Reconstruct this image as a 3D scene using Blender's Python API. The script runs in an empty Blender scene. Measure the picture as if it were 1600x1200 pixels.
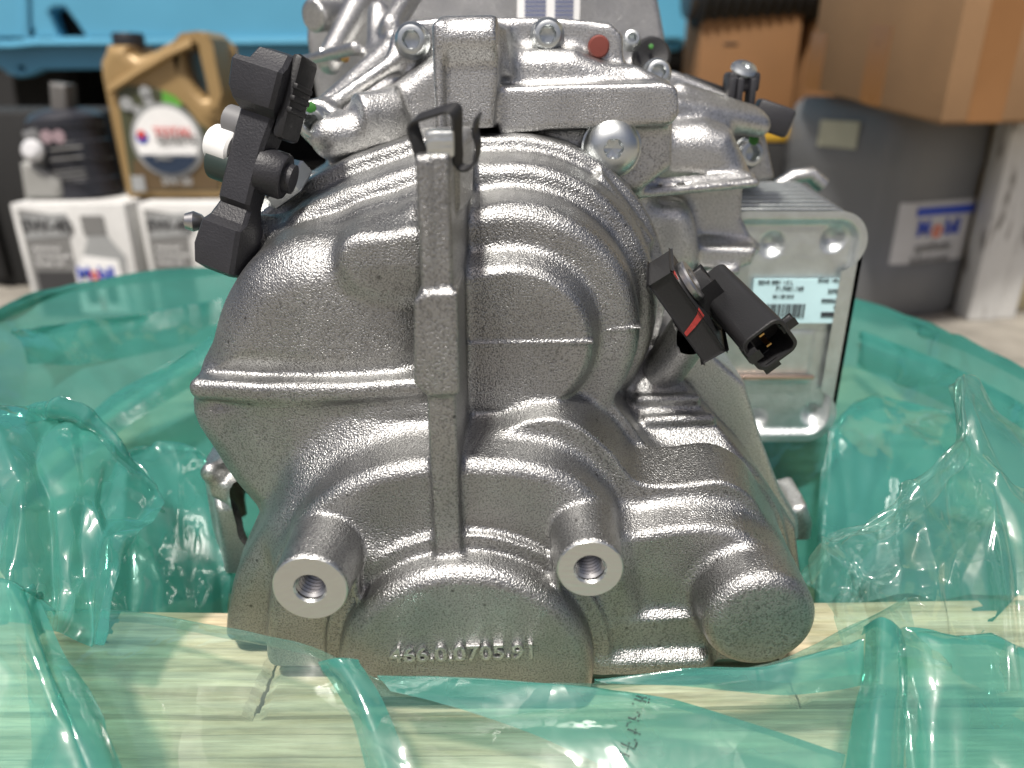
import bpy, bmesh, math, random
import numpy as np
from mathutils import Vector, Matrix, Quaternion

random.seed(7)
S = bpy.context.scene
COL = S.collection
R = math.radians

# ------------------------------------------------------------------ camera, sky, sun, exposure
CAM_H = 0.385
PITCH = R(22.0)
FPX = 1155.0                       # focal length in photograph pixels (1600 wide)
cam_d = bpy.data.cameras.new('camera')
cam_d.sensor_width = 36.0
cam_d.lens = FPX / 1600 * 36
cam_d.clip_start = 0.01
cam_d.clip_end = 200
cam_d.dof.use_dof = True
cam_d.dof.focus_distance = 0.285
cam_d.dof.aperture_fstop = 6.4
cam = bpy.data.objects.new('camera', cam_d)
COL.objects.link(cam)
cam.location = (0, 0, CAM_H)
cam.rotation_euler = (math.pi / 2 - PITCH, 0, 0)
S.camera = cam

SUN_EL, SUN_AZ = R(65), R(-160)     # azimuth measured from +Y (away from camera) towards +X
w = bpy.data.worlds.new('World')
S.world = w
w.use_nodes = True
wn = w.node_tree
sky = wn.nodes.new('ShaderNodeTexSky')
sky.sky_type = 'NISHITA'
sky.sun_disc = False
sky.sun_elevation = SUN_EL
sky.sun_rotation = SUN_AZ
sky.air_density = 0.5
sky.dust_density = 5.0
sky.ozone_density = 0.6
bg = wn.nodes['Background']
wn.links.new(sky.outputs[0], bg.inputs[0])
bg.inputs[1].default_value = 0.09
sun_d = bpy.data.lights.new('sun', 'SUN')
sun_d.energy = 4.9
sun_d.angle = R(5.0)
sun_d.color = (1.0, 0.955, 0.89)
sun = bpy.data.objects.new('sun', sun_d)
COL.objects.link(sun)
sd = Vector((math.sin(SUN_AZ) * math.cos(SUN_EL), math.cos(SUN_AZ) * math.cos(SUN_EL), math.sin(SUN_EL)))
sun.rotation_euler = sd.to_track_quat('Z', 'Y').to_euler()
S.view_settings.view_transform = 'Standard'
S.view_settings.look = 'None'
S.view_settings.exposure = 0.1
S.view_settings.gamma = 1.0

# ------------------------------------------------------------------ helpers
CP, SP = math.cos(PITCH), math.sin(PITCH)


def P(px, py, Y):
    """world point on the upright plane Y (metres in front of the camera) seen at photograph pixel px, py"""
    a = (px - 800) / FPX
    b = (py - 600) / FPX
    t = Y / (CP - b * SP)
    return Vector((a * t, Y, CAM_H + t * (-SP - b * CP)))


def tag(o, label=None, cat=None, group=None, kind=None):
    if label: o['label'] = label
    if cat: o['category'] = cat
    if group: o['group'] = group
    if kind: o['kind'] = kind
    return o


def empty(name, loc, label=None, cat=None, group=None):
    o = bpy.data.objects.new(name, None)
    o.location = loc
    COL.objects.link(o)
    o.empty_display_size = 0.02
    return tag(o, label, cat, group)


def root_loc(o):
    v = Vector((0, 0, 0))
    while o is not None:
        v += o.location
        o = o.parent
    return v


def link(name, me, mat, parent=None, smooth=True, sharp=None):
    o = bpy.data.objects.new(name, me)
    COL.objects.link(o)
    if mat is not None and not me.materials:
        me.materials.append(mat)
    if smooth:
        me.shade_smooth()
        if sharp is not None:
            me.set_sharp_from_angle(angle=R(sharp))
    if parent is not None:
        o.parent = parent
        o.location = -root_loc(parent)
    return o


def mesh(name, verts, faces, mat, parent=None, smooth=True, sharp=35):
    me = bpy.data.meshes.new(name)
    me.from_pydata([tuple(v) for v in verts], [], [tuple(f) for f in faces])
    me.update()
    return link(name, me, mat, parent, smooth, sharp)


def frame(d, up=Vector((0, 0, 1))):
    z = d.normalized()
    if abs(z.dot(up)) > 0.98:
        up = Vector((0, 1, 0))
    x = up.cross(z).normalized()
    y = z.cross(x).normalized()
    return x, y, z


def from_bm(name, bm, mat, parent=None, smooth=True, sharp=35):
    me = bpy.data.meshes.new(name)
    bm.normal_update()
    bm.to_mesh(me)
    bm.free()
    return link(name, me, mat, parent, smooth, sharp)


def box_bm(bm, c, size, axes=None, bevel=0.0, seg=2):
    c = Vector(c)
    ax = axes or (Vector((1, 0, 0)), Vector((0, 1, 0)), Vector((0, 0, 1)))
    r = bmesh.ops.create_cube(bm, size=1.0)
    vs = r['verts']
    for v in vs:
        q = v.co.copy()
        v.co = c + ax[0] * q.x * size[0] + ax[1] * q.y * size[1] + ax[2] * q.z * size[2]
    if bevel > 0:
        es = list({e for v in vs for e in v.link_edges})
        bmesh.ops.bevel(bm, geom=es, offset=bevel, segments=seg, affect='EDGES', profile=0.5)


def box(name, c, size, mat, parent=None, axes=None, bevel=0.0, seg=2):
    bm = bmesh.new()
    box_bm(bm, c, size, axes, bevel, seg)
    return from_bm(name, bm, mat, parent)


def lathe(name, prof, origin, axis, mat, parent=None, seg=32, lobes=None, up=Vector((0, 0, 1)), sharp=35):
    """prof: list of (radius, height along axis[, lobe amount])"""
    x, y, z = frame(Vector(axis), up)
    o = Vector(origin)
    vs, fs = [], []
    for p in prof:
        lob = p[2] if len(p) > 2 else 0
        for k in range(seg):
            a = 2 * math.pi * k / seg
            r = p[0] * (1 + lob * math.cos(6 * a))
            vs.append(o + x * (r * math.cos(a)) + y * (r * math.sin(a)) + z * p[1])
    n = len(prof)
    for i in range(n - 1):
        for k in range(seg):
            k2 = (k + 1) % seg
            fs.append((i * seg + k, i * seg + k2, (i + 1) * seg + k2, (i + 1) * seg + k))
    fs.append(tuple(range(seg))[::-1])
    fs.append(tuple(range((n - 1) * seg, n * seg)))
    return mesh(name, vs, fs, mat, parent, True, sharp)


def tube(name, pts, rad, mat, parent=None, seg=10):
    pts = [Vector(p) for p in pts]
    vs, fs = [], []
    x = None
    for i, p in enumerate(pts):
        d = (pts[min(i + 1, len(pts) - 1)] - pts[max(i - 1, 0)]).normalized()
        if x is None:
            x, y, _ = frame(d)
        else:
            x = (x - d * x.dot(d)).normalized()
            y = d.cross(x)
        r = rad[i] if isinstance(rad, (list, tuple)) else rad
        for k in range(seg):
            a = 2 * math.pi * k / seg
            vs.append(p + x * (r * math.cos(a)) + y * (r * math.sin(a)))
    n = len(pts)
    for i in range(n - 1):
        for k in range(seg):
            k2 = (k + 1) % seg
            fs.append((i * seg + k, i * seg + k2, (i + 1) * seg + k2, (i + 1) * seg + k))
    fs.append(tuple(range(seg))[::-1])
    fs.append(tuple(range((n - 1) * seg, n * seg)))
    return mesh(name, vs, fs, mat, parent, True, 50)


def strip(name, pts, wdir, width, thick, mat, parent=None):
    """flat spring-steel strip following pts, width along wdir"""
    pts = [Vector(p) for p in pts]
    wd = Vector(wdir).normalized()
    vs, fs = [], []
    for i, p in enumerate(pts):
        d = (pts[min(i + 1, len(pts) - 1)] - pts[max(i - 1, 0)]).normalized()
        n = d.cross(wd).normalized()
        ww = width[i] if isinstance(width, (list, tuple)) else width
        for a, b in ((-1, -1), (1, -1), (1, 1), (-1, 1)):
            vs.append(p + wd * (a * ww / 2) + n * (b * thick / 2))
    m = len(pts)
    for i in range(m - 1):
        for k in range(4):
            k2 = (k + 1) % 4
            fs.append((i * 4 + k, i * 4 + k2, (i + 1) * 4 + k2, (i + 1) * 4 + k))
    fs.append((3, 2, 1, 0))
    fs.append(tuple((m - 1) * 4 + k for k in range(4)))
    return mesh(name, vs, fs, mat, parent, True, 40)


def catmull(pts, n, closed=False):
    pts = [np.array(p, float) for p in pts]
    out = []
    m = len(pts)
    segs = m if closed else m - 1
    for i in range(segs):
        if closed:
            p0, p1, p2, p3 = pts[(i - 1) % m], pts[i], pts[(i + 1) % m], pts[(i + 2) % m]
        else:
            p0, p1, p2, p3 = pts[max(i - 1, 0)], pts[i], pts[i + 1], pts[min(i + 2, m - 1)]
        for k in range(n):
            t = k / n
            out.append(0.5 * ((2 * p1) + (p2 - p0) * t + (2 * p0 - 5 * p1 + 4 * p2 - p3) * t * t + (3 * p1 - p0 - 3 * p2 + p3) * t ** 3))
    if not closed:
        out.append(pts[-1])
    return out


DG = bpy.context.evaluated_depsgraph_get


def curve_to_mesh(name, cu, matrix, mat, parent, sharp=35):
    o = bpy.data.objects.new('tmp_curve', cu)
    COL.objects.link(o)
    bpy.context.view_layer.update()
    me = bpy.data.meshes.new_from_object(o.evaluated_get(DG()))
    me.name = name
    me.transform(matrix)
    bpy.data.objects.remove(o)
    me.materials.clear()
    return link(name, me, mat, parent, True, sharp)


UPRIGHT = Matrix.Rotation(math.pi / 2, 4, 'X')     # local XY plane to world XZ, facing -Y


def solid(name, loops, Y, thick, mat, parent=None, bevel=0.0, M=None, res=3):
    """outline(s) [(x, z), ...] (later ones are holes) extruded from Y to Y + thick"""
    cu = bpy.data.curves.new('c', 'CURVE')
    cu.dimensions = '2D'
    cu.fill_mode = 'BOTH'
    for lp in loops:
        sp = cu.splines.new('POLY')
        sp.points.add(len(lp) - 1)
        for q, p in zip(sp.points, lp):
            q.co = (p[0], p[1], 0, 1)
        sp.use_cyclic_u = True
    cu.extrude = max(thick / 2 - bevel, 1e-5)
    cu.bevel_depth = bevel
    cu.bevel_resolution = res
    cu.offset = -bevel
    if M is None:
        M = Matrix.Translation((0, Y + thick / 2, 0)) @ UPRIGHT
    return curve_to_mesh(name, cu, M, mat, parent)


def px_loop(pts, Y):
    return [(P(a, b, Y).x, P(a, b, Y).z) for a, b in pts]


def rrect(x0, x1, z0, z1, r, n=6):
    out = []
    for cx, cz, a0 in ((x1 - r, z1 - r, 0), (x0 + r, z1 - r, 90), (x0 + r, z0 + r, 180), (x1 - r, z0 + r, 270)):
        for k in range(n + 1):
            a = R(a0 + 90 * k / n)
            out.append((cx + r * math.cos(a), cz + r * math.sin(a)))
    return out


def text(name, body, loc, size, mat, parent, extr=0.0004, bevel=0.0, rz=0.0, M=None, shear=0.0, offset=0.0, space=1.0, align='CENTER', flip=False):
    cu = bpy.data.curves.new('t', 'FONT')
    cu.body = body
    cu.size = size
    cu.extrude = extr
    cu.bevel_depth = bevel
    cu.bevel_resolution = 1
    cu.align_x = align
    cu.align_y = 'CENTER'
    cu.shear = shear
    cu.offset = offset
    cu.space_character = space
    cu.resolution_u = 4
    m = M if M is not None else Matrix.Translation(loc) @ UPRIGHT @ Matrix.Rotation(rz, 4, 'Z')
    return curve_to_mesh(name, cu, m, mat, parent)


# ------------------------------------------------------------------ materials
def nmat(name):
    m = bpy.data.materials.new(name)
    m.use_nodes = True
    nt = m.node_tree
    return m, nt, nt.nodes['Principled BSDF']


def N(nt, t, **kw):
    n = nt.nodes.new(t)
    for k, v in kw.items():
        if k in n.inputs:
            n.inputs[k].default_value = v
        else:
            setattr(n, k, v)
    return n


def plain(name, col, rough=0.5, metal=0.0, var=0.06, scale=40.0, bump=0.0, bscale=300.0, coat=0.0):
    m, nt, b = nmat(name)
    tc = N(nt, 'ShaderNodeTexCoord')
    no = N(nt, 'ShaderNodeTexNoise', Scale=scale, Detail=5.0)
    nt.links.new(tc.outputs['Object'], no.inputs['Vector'])
    mx = N(nt, 'ShaderNodeMix', data_type='RGBA')
    mx.inputs[6].default_value = tuple(max(0, c * (1 - var * 2)) for c in col) + (1,)
    mx.inputs[7].default_value = tuple(min(1, c * (1 + var * 2)) for c in col) + (1,)
    nt.links.new(no.outputs[0], mx.inputs[0])
    nt.links.new(mx.outputs[2], b.inputs['Base Color'])
    mr = N(nt, 'ShaderNodeMapRange')
    mr.inputs[3].default_value = max(0.02, rough - 0.08)
    mr.inputs[4].default_value = min(1, rough + 0.08)
    nt.links.new(no.outputs[0], mr.inputs[0])
    nt.links.new(mr.outputs[0], b.inputs['Roughness'])
    b.inputs['Metallic'].default_value = metal
    if coat:
        b.inputs['Coat Weight'].default_value = coat
    if bump:
        n2 = N(nt, 'ShaderNodeTexNoise', Scale=bscale, Detail=4.0)
        nt.links.new(tc.outputs['Object'], n2.inputs['Vector'])
        bp = N(nt, 'ShaderNodeBump', Strength=bump, Distance=0.6 / bscale)
        nt.links.new(n2.outputs[0], bp.inputs['Height'])
        nt.links.new(bp.outputs[0], b.inputs['Normal'])
    return m


def cast_metal(name, col, rough, grain, strength, dirt=0.5):
    m, nt, b = nmat(name)
    b.inputs['Metallic'].default_value = 1.0
    tc = N(nt, 'ShaderNodeTexCoord')
    big = N(nt, 'ShaderNodeTexNoise', Scale=28.0, Detail=6.0, Roughness=0.65)
    nt.links.new(tc.outputs['Object'], big.inputs['Vector'])
    g = N(nt, 'ShaderNodeTexNoise', Scale=grain, Detail=1.5, Roughness=0.5)
    nt.links.new(tc.outputs['Object'], g.inputs['Vector'])
    v = N(nt, 'ShaderNodeTexVoronoi', Scale=grain * 0.62)
    nt.links.new(tc.outputs['Object'], v.inputs['Vector'])
    cr = N(nt, 'ShaderNodeValToRGB')
    cr.color_ramp.elements[0].position = 0.34
    cr.color_ramp.elements[0].color = tuple(c * (1 - 0.28 * dirt) for c in col) + (1,)
    cr.color_ramp.elements[1].position = 0.66
    cr.color_ramp.elements[1].color = tuple(col) + (1,)
    nt.links.new(big.outputs[0], cr.inputs[0])
    # pits in the skin of the casting are a little darker
    pr = N(nt, 'ShaderNodeMapRange')
    pr.inputs[1].default_value = 0.30
    pr.inputs[2].default_value = 0.55
    pr.inputs[3].default_value = 0.5
    pr.inputs[4].default_value = 1.0
    nt.links.new(g.outputs[0], pr.inputs[0])
    mul = N(nt, 'ShaderNodeMix', data_type='RGBA', blend_type='MULTIPLY')
    mul.inputs[0].default_value = 1.0
    nt.links.new(cr.outputs[0], mul.inputs[6])
    nt.links.new(pr.outputs[0], mul.inputs[7])
    # sparse black specks
    sp = N(nt, 'ShaderNodeTexVoronoi', Scale=95.0)
    nt.links.new(tc.outputs['Object'], sp.inputs['Vector'])
    sr = N(nt, 'ShaderNodeMapRange')
    sr.inputs[1].default_value = 0.045
    sr.inputs[2].default_value = 0.085
    sr.inputs[3].default_value = 0.25
    nt.links.new(sp.outputs['Distance'], sr.inputs[0])
    m2 = N(nt, 'ShaderNodeMix', data_type='RGBA', blend_type='MULTIPLY')
    m2.inputs[0].default_value = dirt
    nt.links.new(mul.outputs[2], m2.inputs[6])
    nt.links.new(sr.outputs[0], m2.inputs[7])
    nt.links.new(m2.outputs[2], b.inputs['Base Color'])
    rr = N(nt, 'ShaderNodeMapRange')
    rr.inputs[3].default_value = rough - 0.07
    rr.inputs[4].default_value = rough + 0.10
    nt.links.new(big.outputs[0], rr.inputs[0])
    nt.links.new(rr.outputs[0], b.inputs['Roughness'])
    ad = N(nt, 'ShaderNodeMath', operation='MULTIPLY_ADD')
    nt.links.new(v.outputs['Distance'], ad.inputs[0])
    ad.inputs[1].default_value = -0.12
    nt.links.new(g.outputs[0], ad.inputs[2])
    bp = N(nt, 'ShaderNodeBump', Strength=strength, Distance=0.78 / grain)
    nt.links.new(ad.outputs[0], bp.inputs['Height'])
    pt = N(nt, 'ShaderNodeTexNoise', Scale=55.0, Detail=3.0)       # rougher and smoother patches of the skin
    nt.links.new(tc.outputs['Object'], pt.inputs['Vector'])
    ps = N(nt, 'ShaderNodeMapRange')
    ps.inputs[1].default_value = 0.35
    ps.inputs[2].default_value = 0.65
    ps.inputs[3].default_value = strength * 0.65
    ps.inputs[4].default_value = strength
    nt.links.new(pt.outputs[0], ps.inputs[0])
    nt.links.new(ps.outputs[0], bp.inputs['Strength'])
    b2 = N(nt, 'ShaderNodeBump', Strength=0.05, Distance=0.006)
    nt.links.new(big.outputs[0], b2.inputs['Height'])
    nt.links.new(bp.outputs[0], b2.inputs['Normal'])
    nt.links.new(b2.outputs[0], b.inputs['Normal'])
    return m


M_cast = cast_metal('cast_aluminium_coarse', (0.425, 0.427, 0.422), 0.385, 1500.0, 1.0, 0.75)
M_castb = cast_metal('cast_aluminium_fine', (0.58, 0.58, 0.572), 0.37, 1500.0, 0.7, 0.3)
M_zinc = plain('zinc_plated_steel', (0.58, 0.61, 0.61), 0.34, 1.0, 0.05, 60, 0.05, 900)
M_steel = plain('bare_steel', (0.42, 0.42, 0.42), 0.35, 1.0, 0.08, 80)
M_spring = plain('black_spring_steel', (0.018, 0.018, 0.019), 0.42, 0.0, 0.2, 90, 0.15, 1200)
M_black = plain('black_plastic', (0.011, 0.011, 0.012), 0.5, 0.0, 0.15, 60, 0.35, 1500)
M_blackg = plain('charcoal_plastic', (0.02, 0.02, 0.024), 0.5, 0.0, 0.15, 60, 0.4, 1100)
M_cavity = plain('black_cavity_plastic', (0.008, 0.008, 0.008), 0.6)
M_red = plain('red_thread_lock_paint', (0.35, 0.035, 0.03), 0.55, 0.0, 0.2, 200, 0.3, 900)
M_maroon = plain('maroon_plug', (0.16, 0.035, 0.025), 0.5)
M_green = plain('green_marker_paint', (0.03, 0.16, 0.02), 0.6)
M_white = plain('white_paint', (0.78, 0.78, 0.77), 0.5)
M_brass = plain('brass', (0.6, 0.36, 0.14), 0.35, 1.0)


def machined(name):
    m, nt, b = nmat(name)
    b.inputs['Metallic'].default_value = 1.0
    b.inputs['Base Color'].default_value = (0.62, 0.64, 0.62, 1)
    tc = N(nt, 'ShaderNodeTexCoord')
    wv = N(nt, 'ShaderNodeTexWave', Scale=190.0, Distortion=2.5, Detail=2.0)
    wv.wave_type = 'RINGS'
    wv.rings_direction = 'SPHERICAL'
    mp = N(nt, 'ShaderNodeMapping')
    mp.inputs['Location'].default_value = (-0.012, 0.0, -0.018)
    nt.links.new(tc.outputs['Object'], mp.inputs[0])
    nt.links.new(mp.outputs[0], wv.inputs['Vector'])
    n = N(nt, 'ShaderNodeTexNoise', Scale=500.0, Detail=3.0)
    nt.links.new(tc.outputs['Object'], n.inputs['Vector'])
    rr = N(nt, 'ShaderNodeMapRange')
    rr.inputs[3].default_value = 0.24
    rr.inputs[4].default_value = 0.46
    nt.links.new(n.outputs[0], rr.inputs[0])
    nt.links.new(rr.outputs[0], b.inputs['Roughness'])
    bp = N(nt, 'ShaderNodeBump', Strength=0.2, Distance=0.0003)
    nt.links.new(wv.outputs['Fac'], bp.inputs['Height'])
    b2 = N(nt, 'ShaderNodeBump', Strength=0.25, Distance=0.0004)
    nt.links.new(n.outputs[0], b2.inputs['Height'])
    nt.links.new(bp.outputs[0], b2.inputs['Normal'])
    nt.links.new(b2.outputs[0], b.inputs['Normal'])
    return m


M_mach = machined('machined_aluminium')


def film_mat(name, tint, body, mixd, gloss=0.07):
    m = bpy.data.materials.new(name)
    m.use_nodes = True
    nt = m.node_tree
    nt.nodes.remove(nt.nodes['Principled BSDF'])
    out = nt.nodes['Material Output']
    tc = N(nt, 'ShaderNodeTexCoord')
    tr = N(nt, 'ShaderNodeBsdfTransparent')
    tr.inputs[0].default_value = tint + (1,)
    df = N(nt, 'ShaderNodeBsdfDiffuse')
    df.inputs[0].default_value = body + (1,)
    tl = N(nt, 'ShaderNodeBsdfTranslucent')
    tl.inputs[0].default_value = body + (1,)
    m0 = N(nt, 'ShaderNodeMixShader')
    m0.inputs[0].default_value = 0.55
    nt.links.new(df.outputs[0], m0.inputs[1])
    nt.links.new(tl.outputs[0], m0.inputs[2])
    no = N(nt, 'ShaderNodeTexNoise', Scale=18.0, Detail=4.0)
    nt.links.new(tc.outputs['Object'], no.inputs['Vector'])
    rr = N(nt, 'ShaderNodeMapRange')
    rr.inputs[3].default_value = max(0.02, mixd * 0.6)
    rr.inputs[4].default_value = mixd * 1.4
    nt.links.new(no.outputs[0], rr.inputs[0])
    m1 = N(nt, 'ShaderNodeMixShader')
    nt.links.new(rr.outputs[0], m1.inputs[0])
    nt.links.new(tr.outputs[0], m1.inputs[1])
    nt.links.new(m0.outputs[0], m1.inputs[2])
    gl = N(nt, 'ShaderNodeBsdfGlossy')
    gl.inputs['Roughness'].default_value = 0.09
    n2 = N(nt, 'ShaderNodeTexNoise', Scale=35.0, Detail=3.0)
    nt.links.new(tc.outputs['Object'], n2.inputs['Vector'])
    b0 = N(nt, 'ShaderNodeBump', Strength=0.18, Distance=0.004)
    nt.links.new(n2.outputs[0], b0.inputs['Height'])
    wv = N(nt, 'ShaderNodeVectorMath', operation='MULTIPLY_ADD')
    nt.links.new(n2.outputs['Color'], wv.inputs[0])
    wv.inputs[1].default_value = (0.02, 0.02, 0.02)
    nt.links.new(tc.outputs['Object'], wv.inputs[2])
    bp = b0
    for sc_, dist_ in ((24.0, 0.0030),):
        ve = N(nt, 'ShaderNodeTexVoronoi', Scale=sc_)
        ve.feature = 'DISTANCE_TO_EDGE'
        nt.links.new(wv.outputs[0], ve.inputs['Vector'])
        mr_ = N(nt, 'ShaderNodeMapRange')
        mr_.inputs[1].default_value = 0.0
        mr_.inputs[2].default_value = 0.30
        mr_.inputs[3].default_value = 1.0
        mr_.inputs[4].default_value = 0.0
        nt.links.new(ve.outputs['Distance'], mr_.inputs[0])
        b_ = N(nt, 'ShaderNodeBump', Strength=0.26, Distance=dist_)
        nt.links.new(mr_.outputs[0], b_.inputs['Height'])
        nt.links.new(bp.outputs[0], b_.inputs['Normal'])
        bp = b_
    nt.links.new(bp.outputs[0], gl.inputs['Normal'])

    lw = N(nt, 'ShaderNodeLayerWeight', Blend=0.5)
    nt.links.new(bp.outputs[0], lw.inputs['Normal'])
    pw = N(nt, 'ShaderNodeMath', operation='POWER')
    nt.links.new(lw.outputs['Facing'], pw.inputs[0])
    pw.inputs[1].default_value = 4.0
    fm = N(nt, 'ShaderNodeMath', operation='MULTIPLY_ADD')
    nt.links.new(pw.outputs[0], fm.inputs[0])
    fm.inputs[1].default_value = 0.6
    fm.inputs[2].default_value = gloss
    m2 = N(nt, 'ShaderNodeMixShader')
    nt.links.new(fm.outputs[0], m2.inputs[0])
    nt.links.new(m1.outputs[0], m2.inputs[1])
    nt.links.new(gl.outputs[0], m2.inputs[2])
    nt.links.new(m2.outputs[0], out.inputs['Surface'])
    return m


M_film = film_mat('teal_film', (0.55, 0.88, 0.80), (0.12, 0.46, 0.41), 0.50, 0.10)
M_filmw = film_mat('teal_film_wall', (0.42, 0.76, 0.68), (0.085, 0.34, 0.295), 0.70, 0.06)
M_filmc = film_mat('clear_teal_film', (0.82, 0.95, 0.91), (0.30, 0.60, 0.55), 0.17, 0.10)


def wood(name, c1, c2, axis='X', scale=1.0):
    m, nt, b = nmat(name)
    tc = N(nt, 'ShaderNodeTexCoord')
    mp = N(nt, 'ShaderNodeMapping')
    mp.inputs['Scale'].default_value = (2.6, 34, 34) if axis == 'X' else ((34, 2.6, 34) if axis == 'Y' else (30, 30, 1.2))
    nt.links.new(tc.outputs['Object'], mp.inputs[0])
    n = N(nt, 'ShaderNodeTexNoise', Scale=3.2 * scale, Detail=7.0, Roughness=0.62, Distortion=0.6)
    nt.links.new(mp.outputs[0], n.inputs['Vector'])
    cr = N(nt, 'ShaderNodeValToRGB')
    cr.color_ramp.elements[0].position = 0.32
    cr.color_ramp.elements[0].color = c1 + (1,)
    cr.color_ramp.elements[1].position = 0.62
    cr.color_ramp.elements[1].color = c2 + (1,)
    nt.links.new(n.outputs[0], cr.inputs[0])
    n3 = N(nt, 'ShaderNodeTexNoise', Scale=14.0 * scale, Detail=4.0, Roughness=0.6)
    nt.links.new(mp.outputs[0], n3.inputs['Vector'])
    g3 = N(nt, 'ShaderNodeMapRange')
    g3.inputs[1].default_value = 0.3
    g3.inputs[2].default_value = 0.6
    g3.inputs[3].default_value = 0.62
    nt.links.new(n3.outputs[0], g3.inputs[0])
    kv = N(nt, 'ShaderNodeTexVoronoi', Scale=9.0)
    km = N(nt, 'ShaderNodeMapping')
    km.inputs['Scale'].default_value = (0.55, 1.6, 1.6) if axis == 'X' else (1.6, 0.55, 1.6)
    nt.links.new(tc.outputs['Object'], km.inputs[0])
    nt.links.new(km.outputs[0], kv.inputs['Vector'])
    kr = N(nt, 'ShaderNodeMapRange')
    kr.inputs[1].default_value = 0.05
    kr.inputs[2].default_value = 0.16
    kr.inputs[3].default_value = 0.35
    nt.links.new(kv.outputs['Distance'], kr.inputs[0])
    mm = N(nt, 'ShaderNodeMath', operation='MULTIPLY')
    nt.links.new(g3.outputs[0], mm.inputs[0])
    nt.links.new(kr.outputs[0], mm.inputs[1])
    mc = N(nt, 'ShaderNodeMix', data_type='RGBA', blend_type='MULTIPLY')
    mc.inputs[0].default_value = 1.0
    nt.links.new(cr.outputs[0], mc.inputs[6])
    nt.links.new(mm.outputs[0], mc.inputs[7])
    nt.links.new(mc.outputs[2], b.inputs['Base Color'])
    b.inputs['Roughness'].default_value = 0.75
    bp = N(nt, 'ShaderNodeBump', Strength=0.4, Distance=0.001)
    nt.links.new(n.outputs[0], bp.inputs['Height'])
    nt.links.new(bp.outputs[0], b.inputs['Normal'])
    return m


M_wood = wood('pale_pine', (0.36, 0.28, 0.16), (0.64, 0.56, 0.40), 'X')
M_woody = wood('pale_pine_lengthwise', (0.36, 0.28, 0.16), (0.64, 0.56, 0.40), 'Y')

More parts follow.
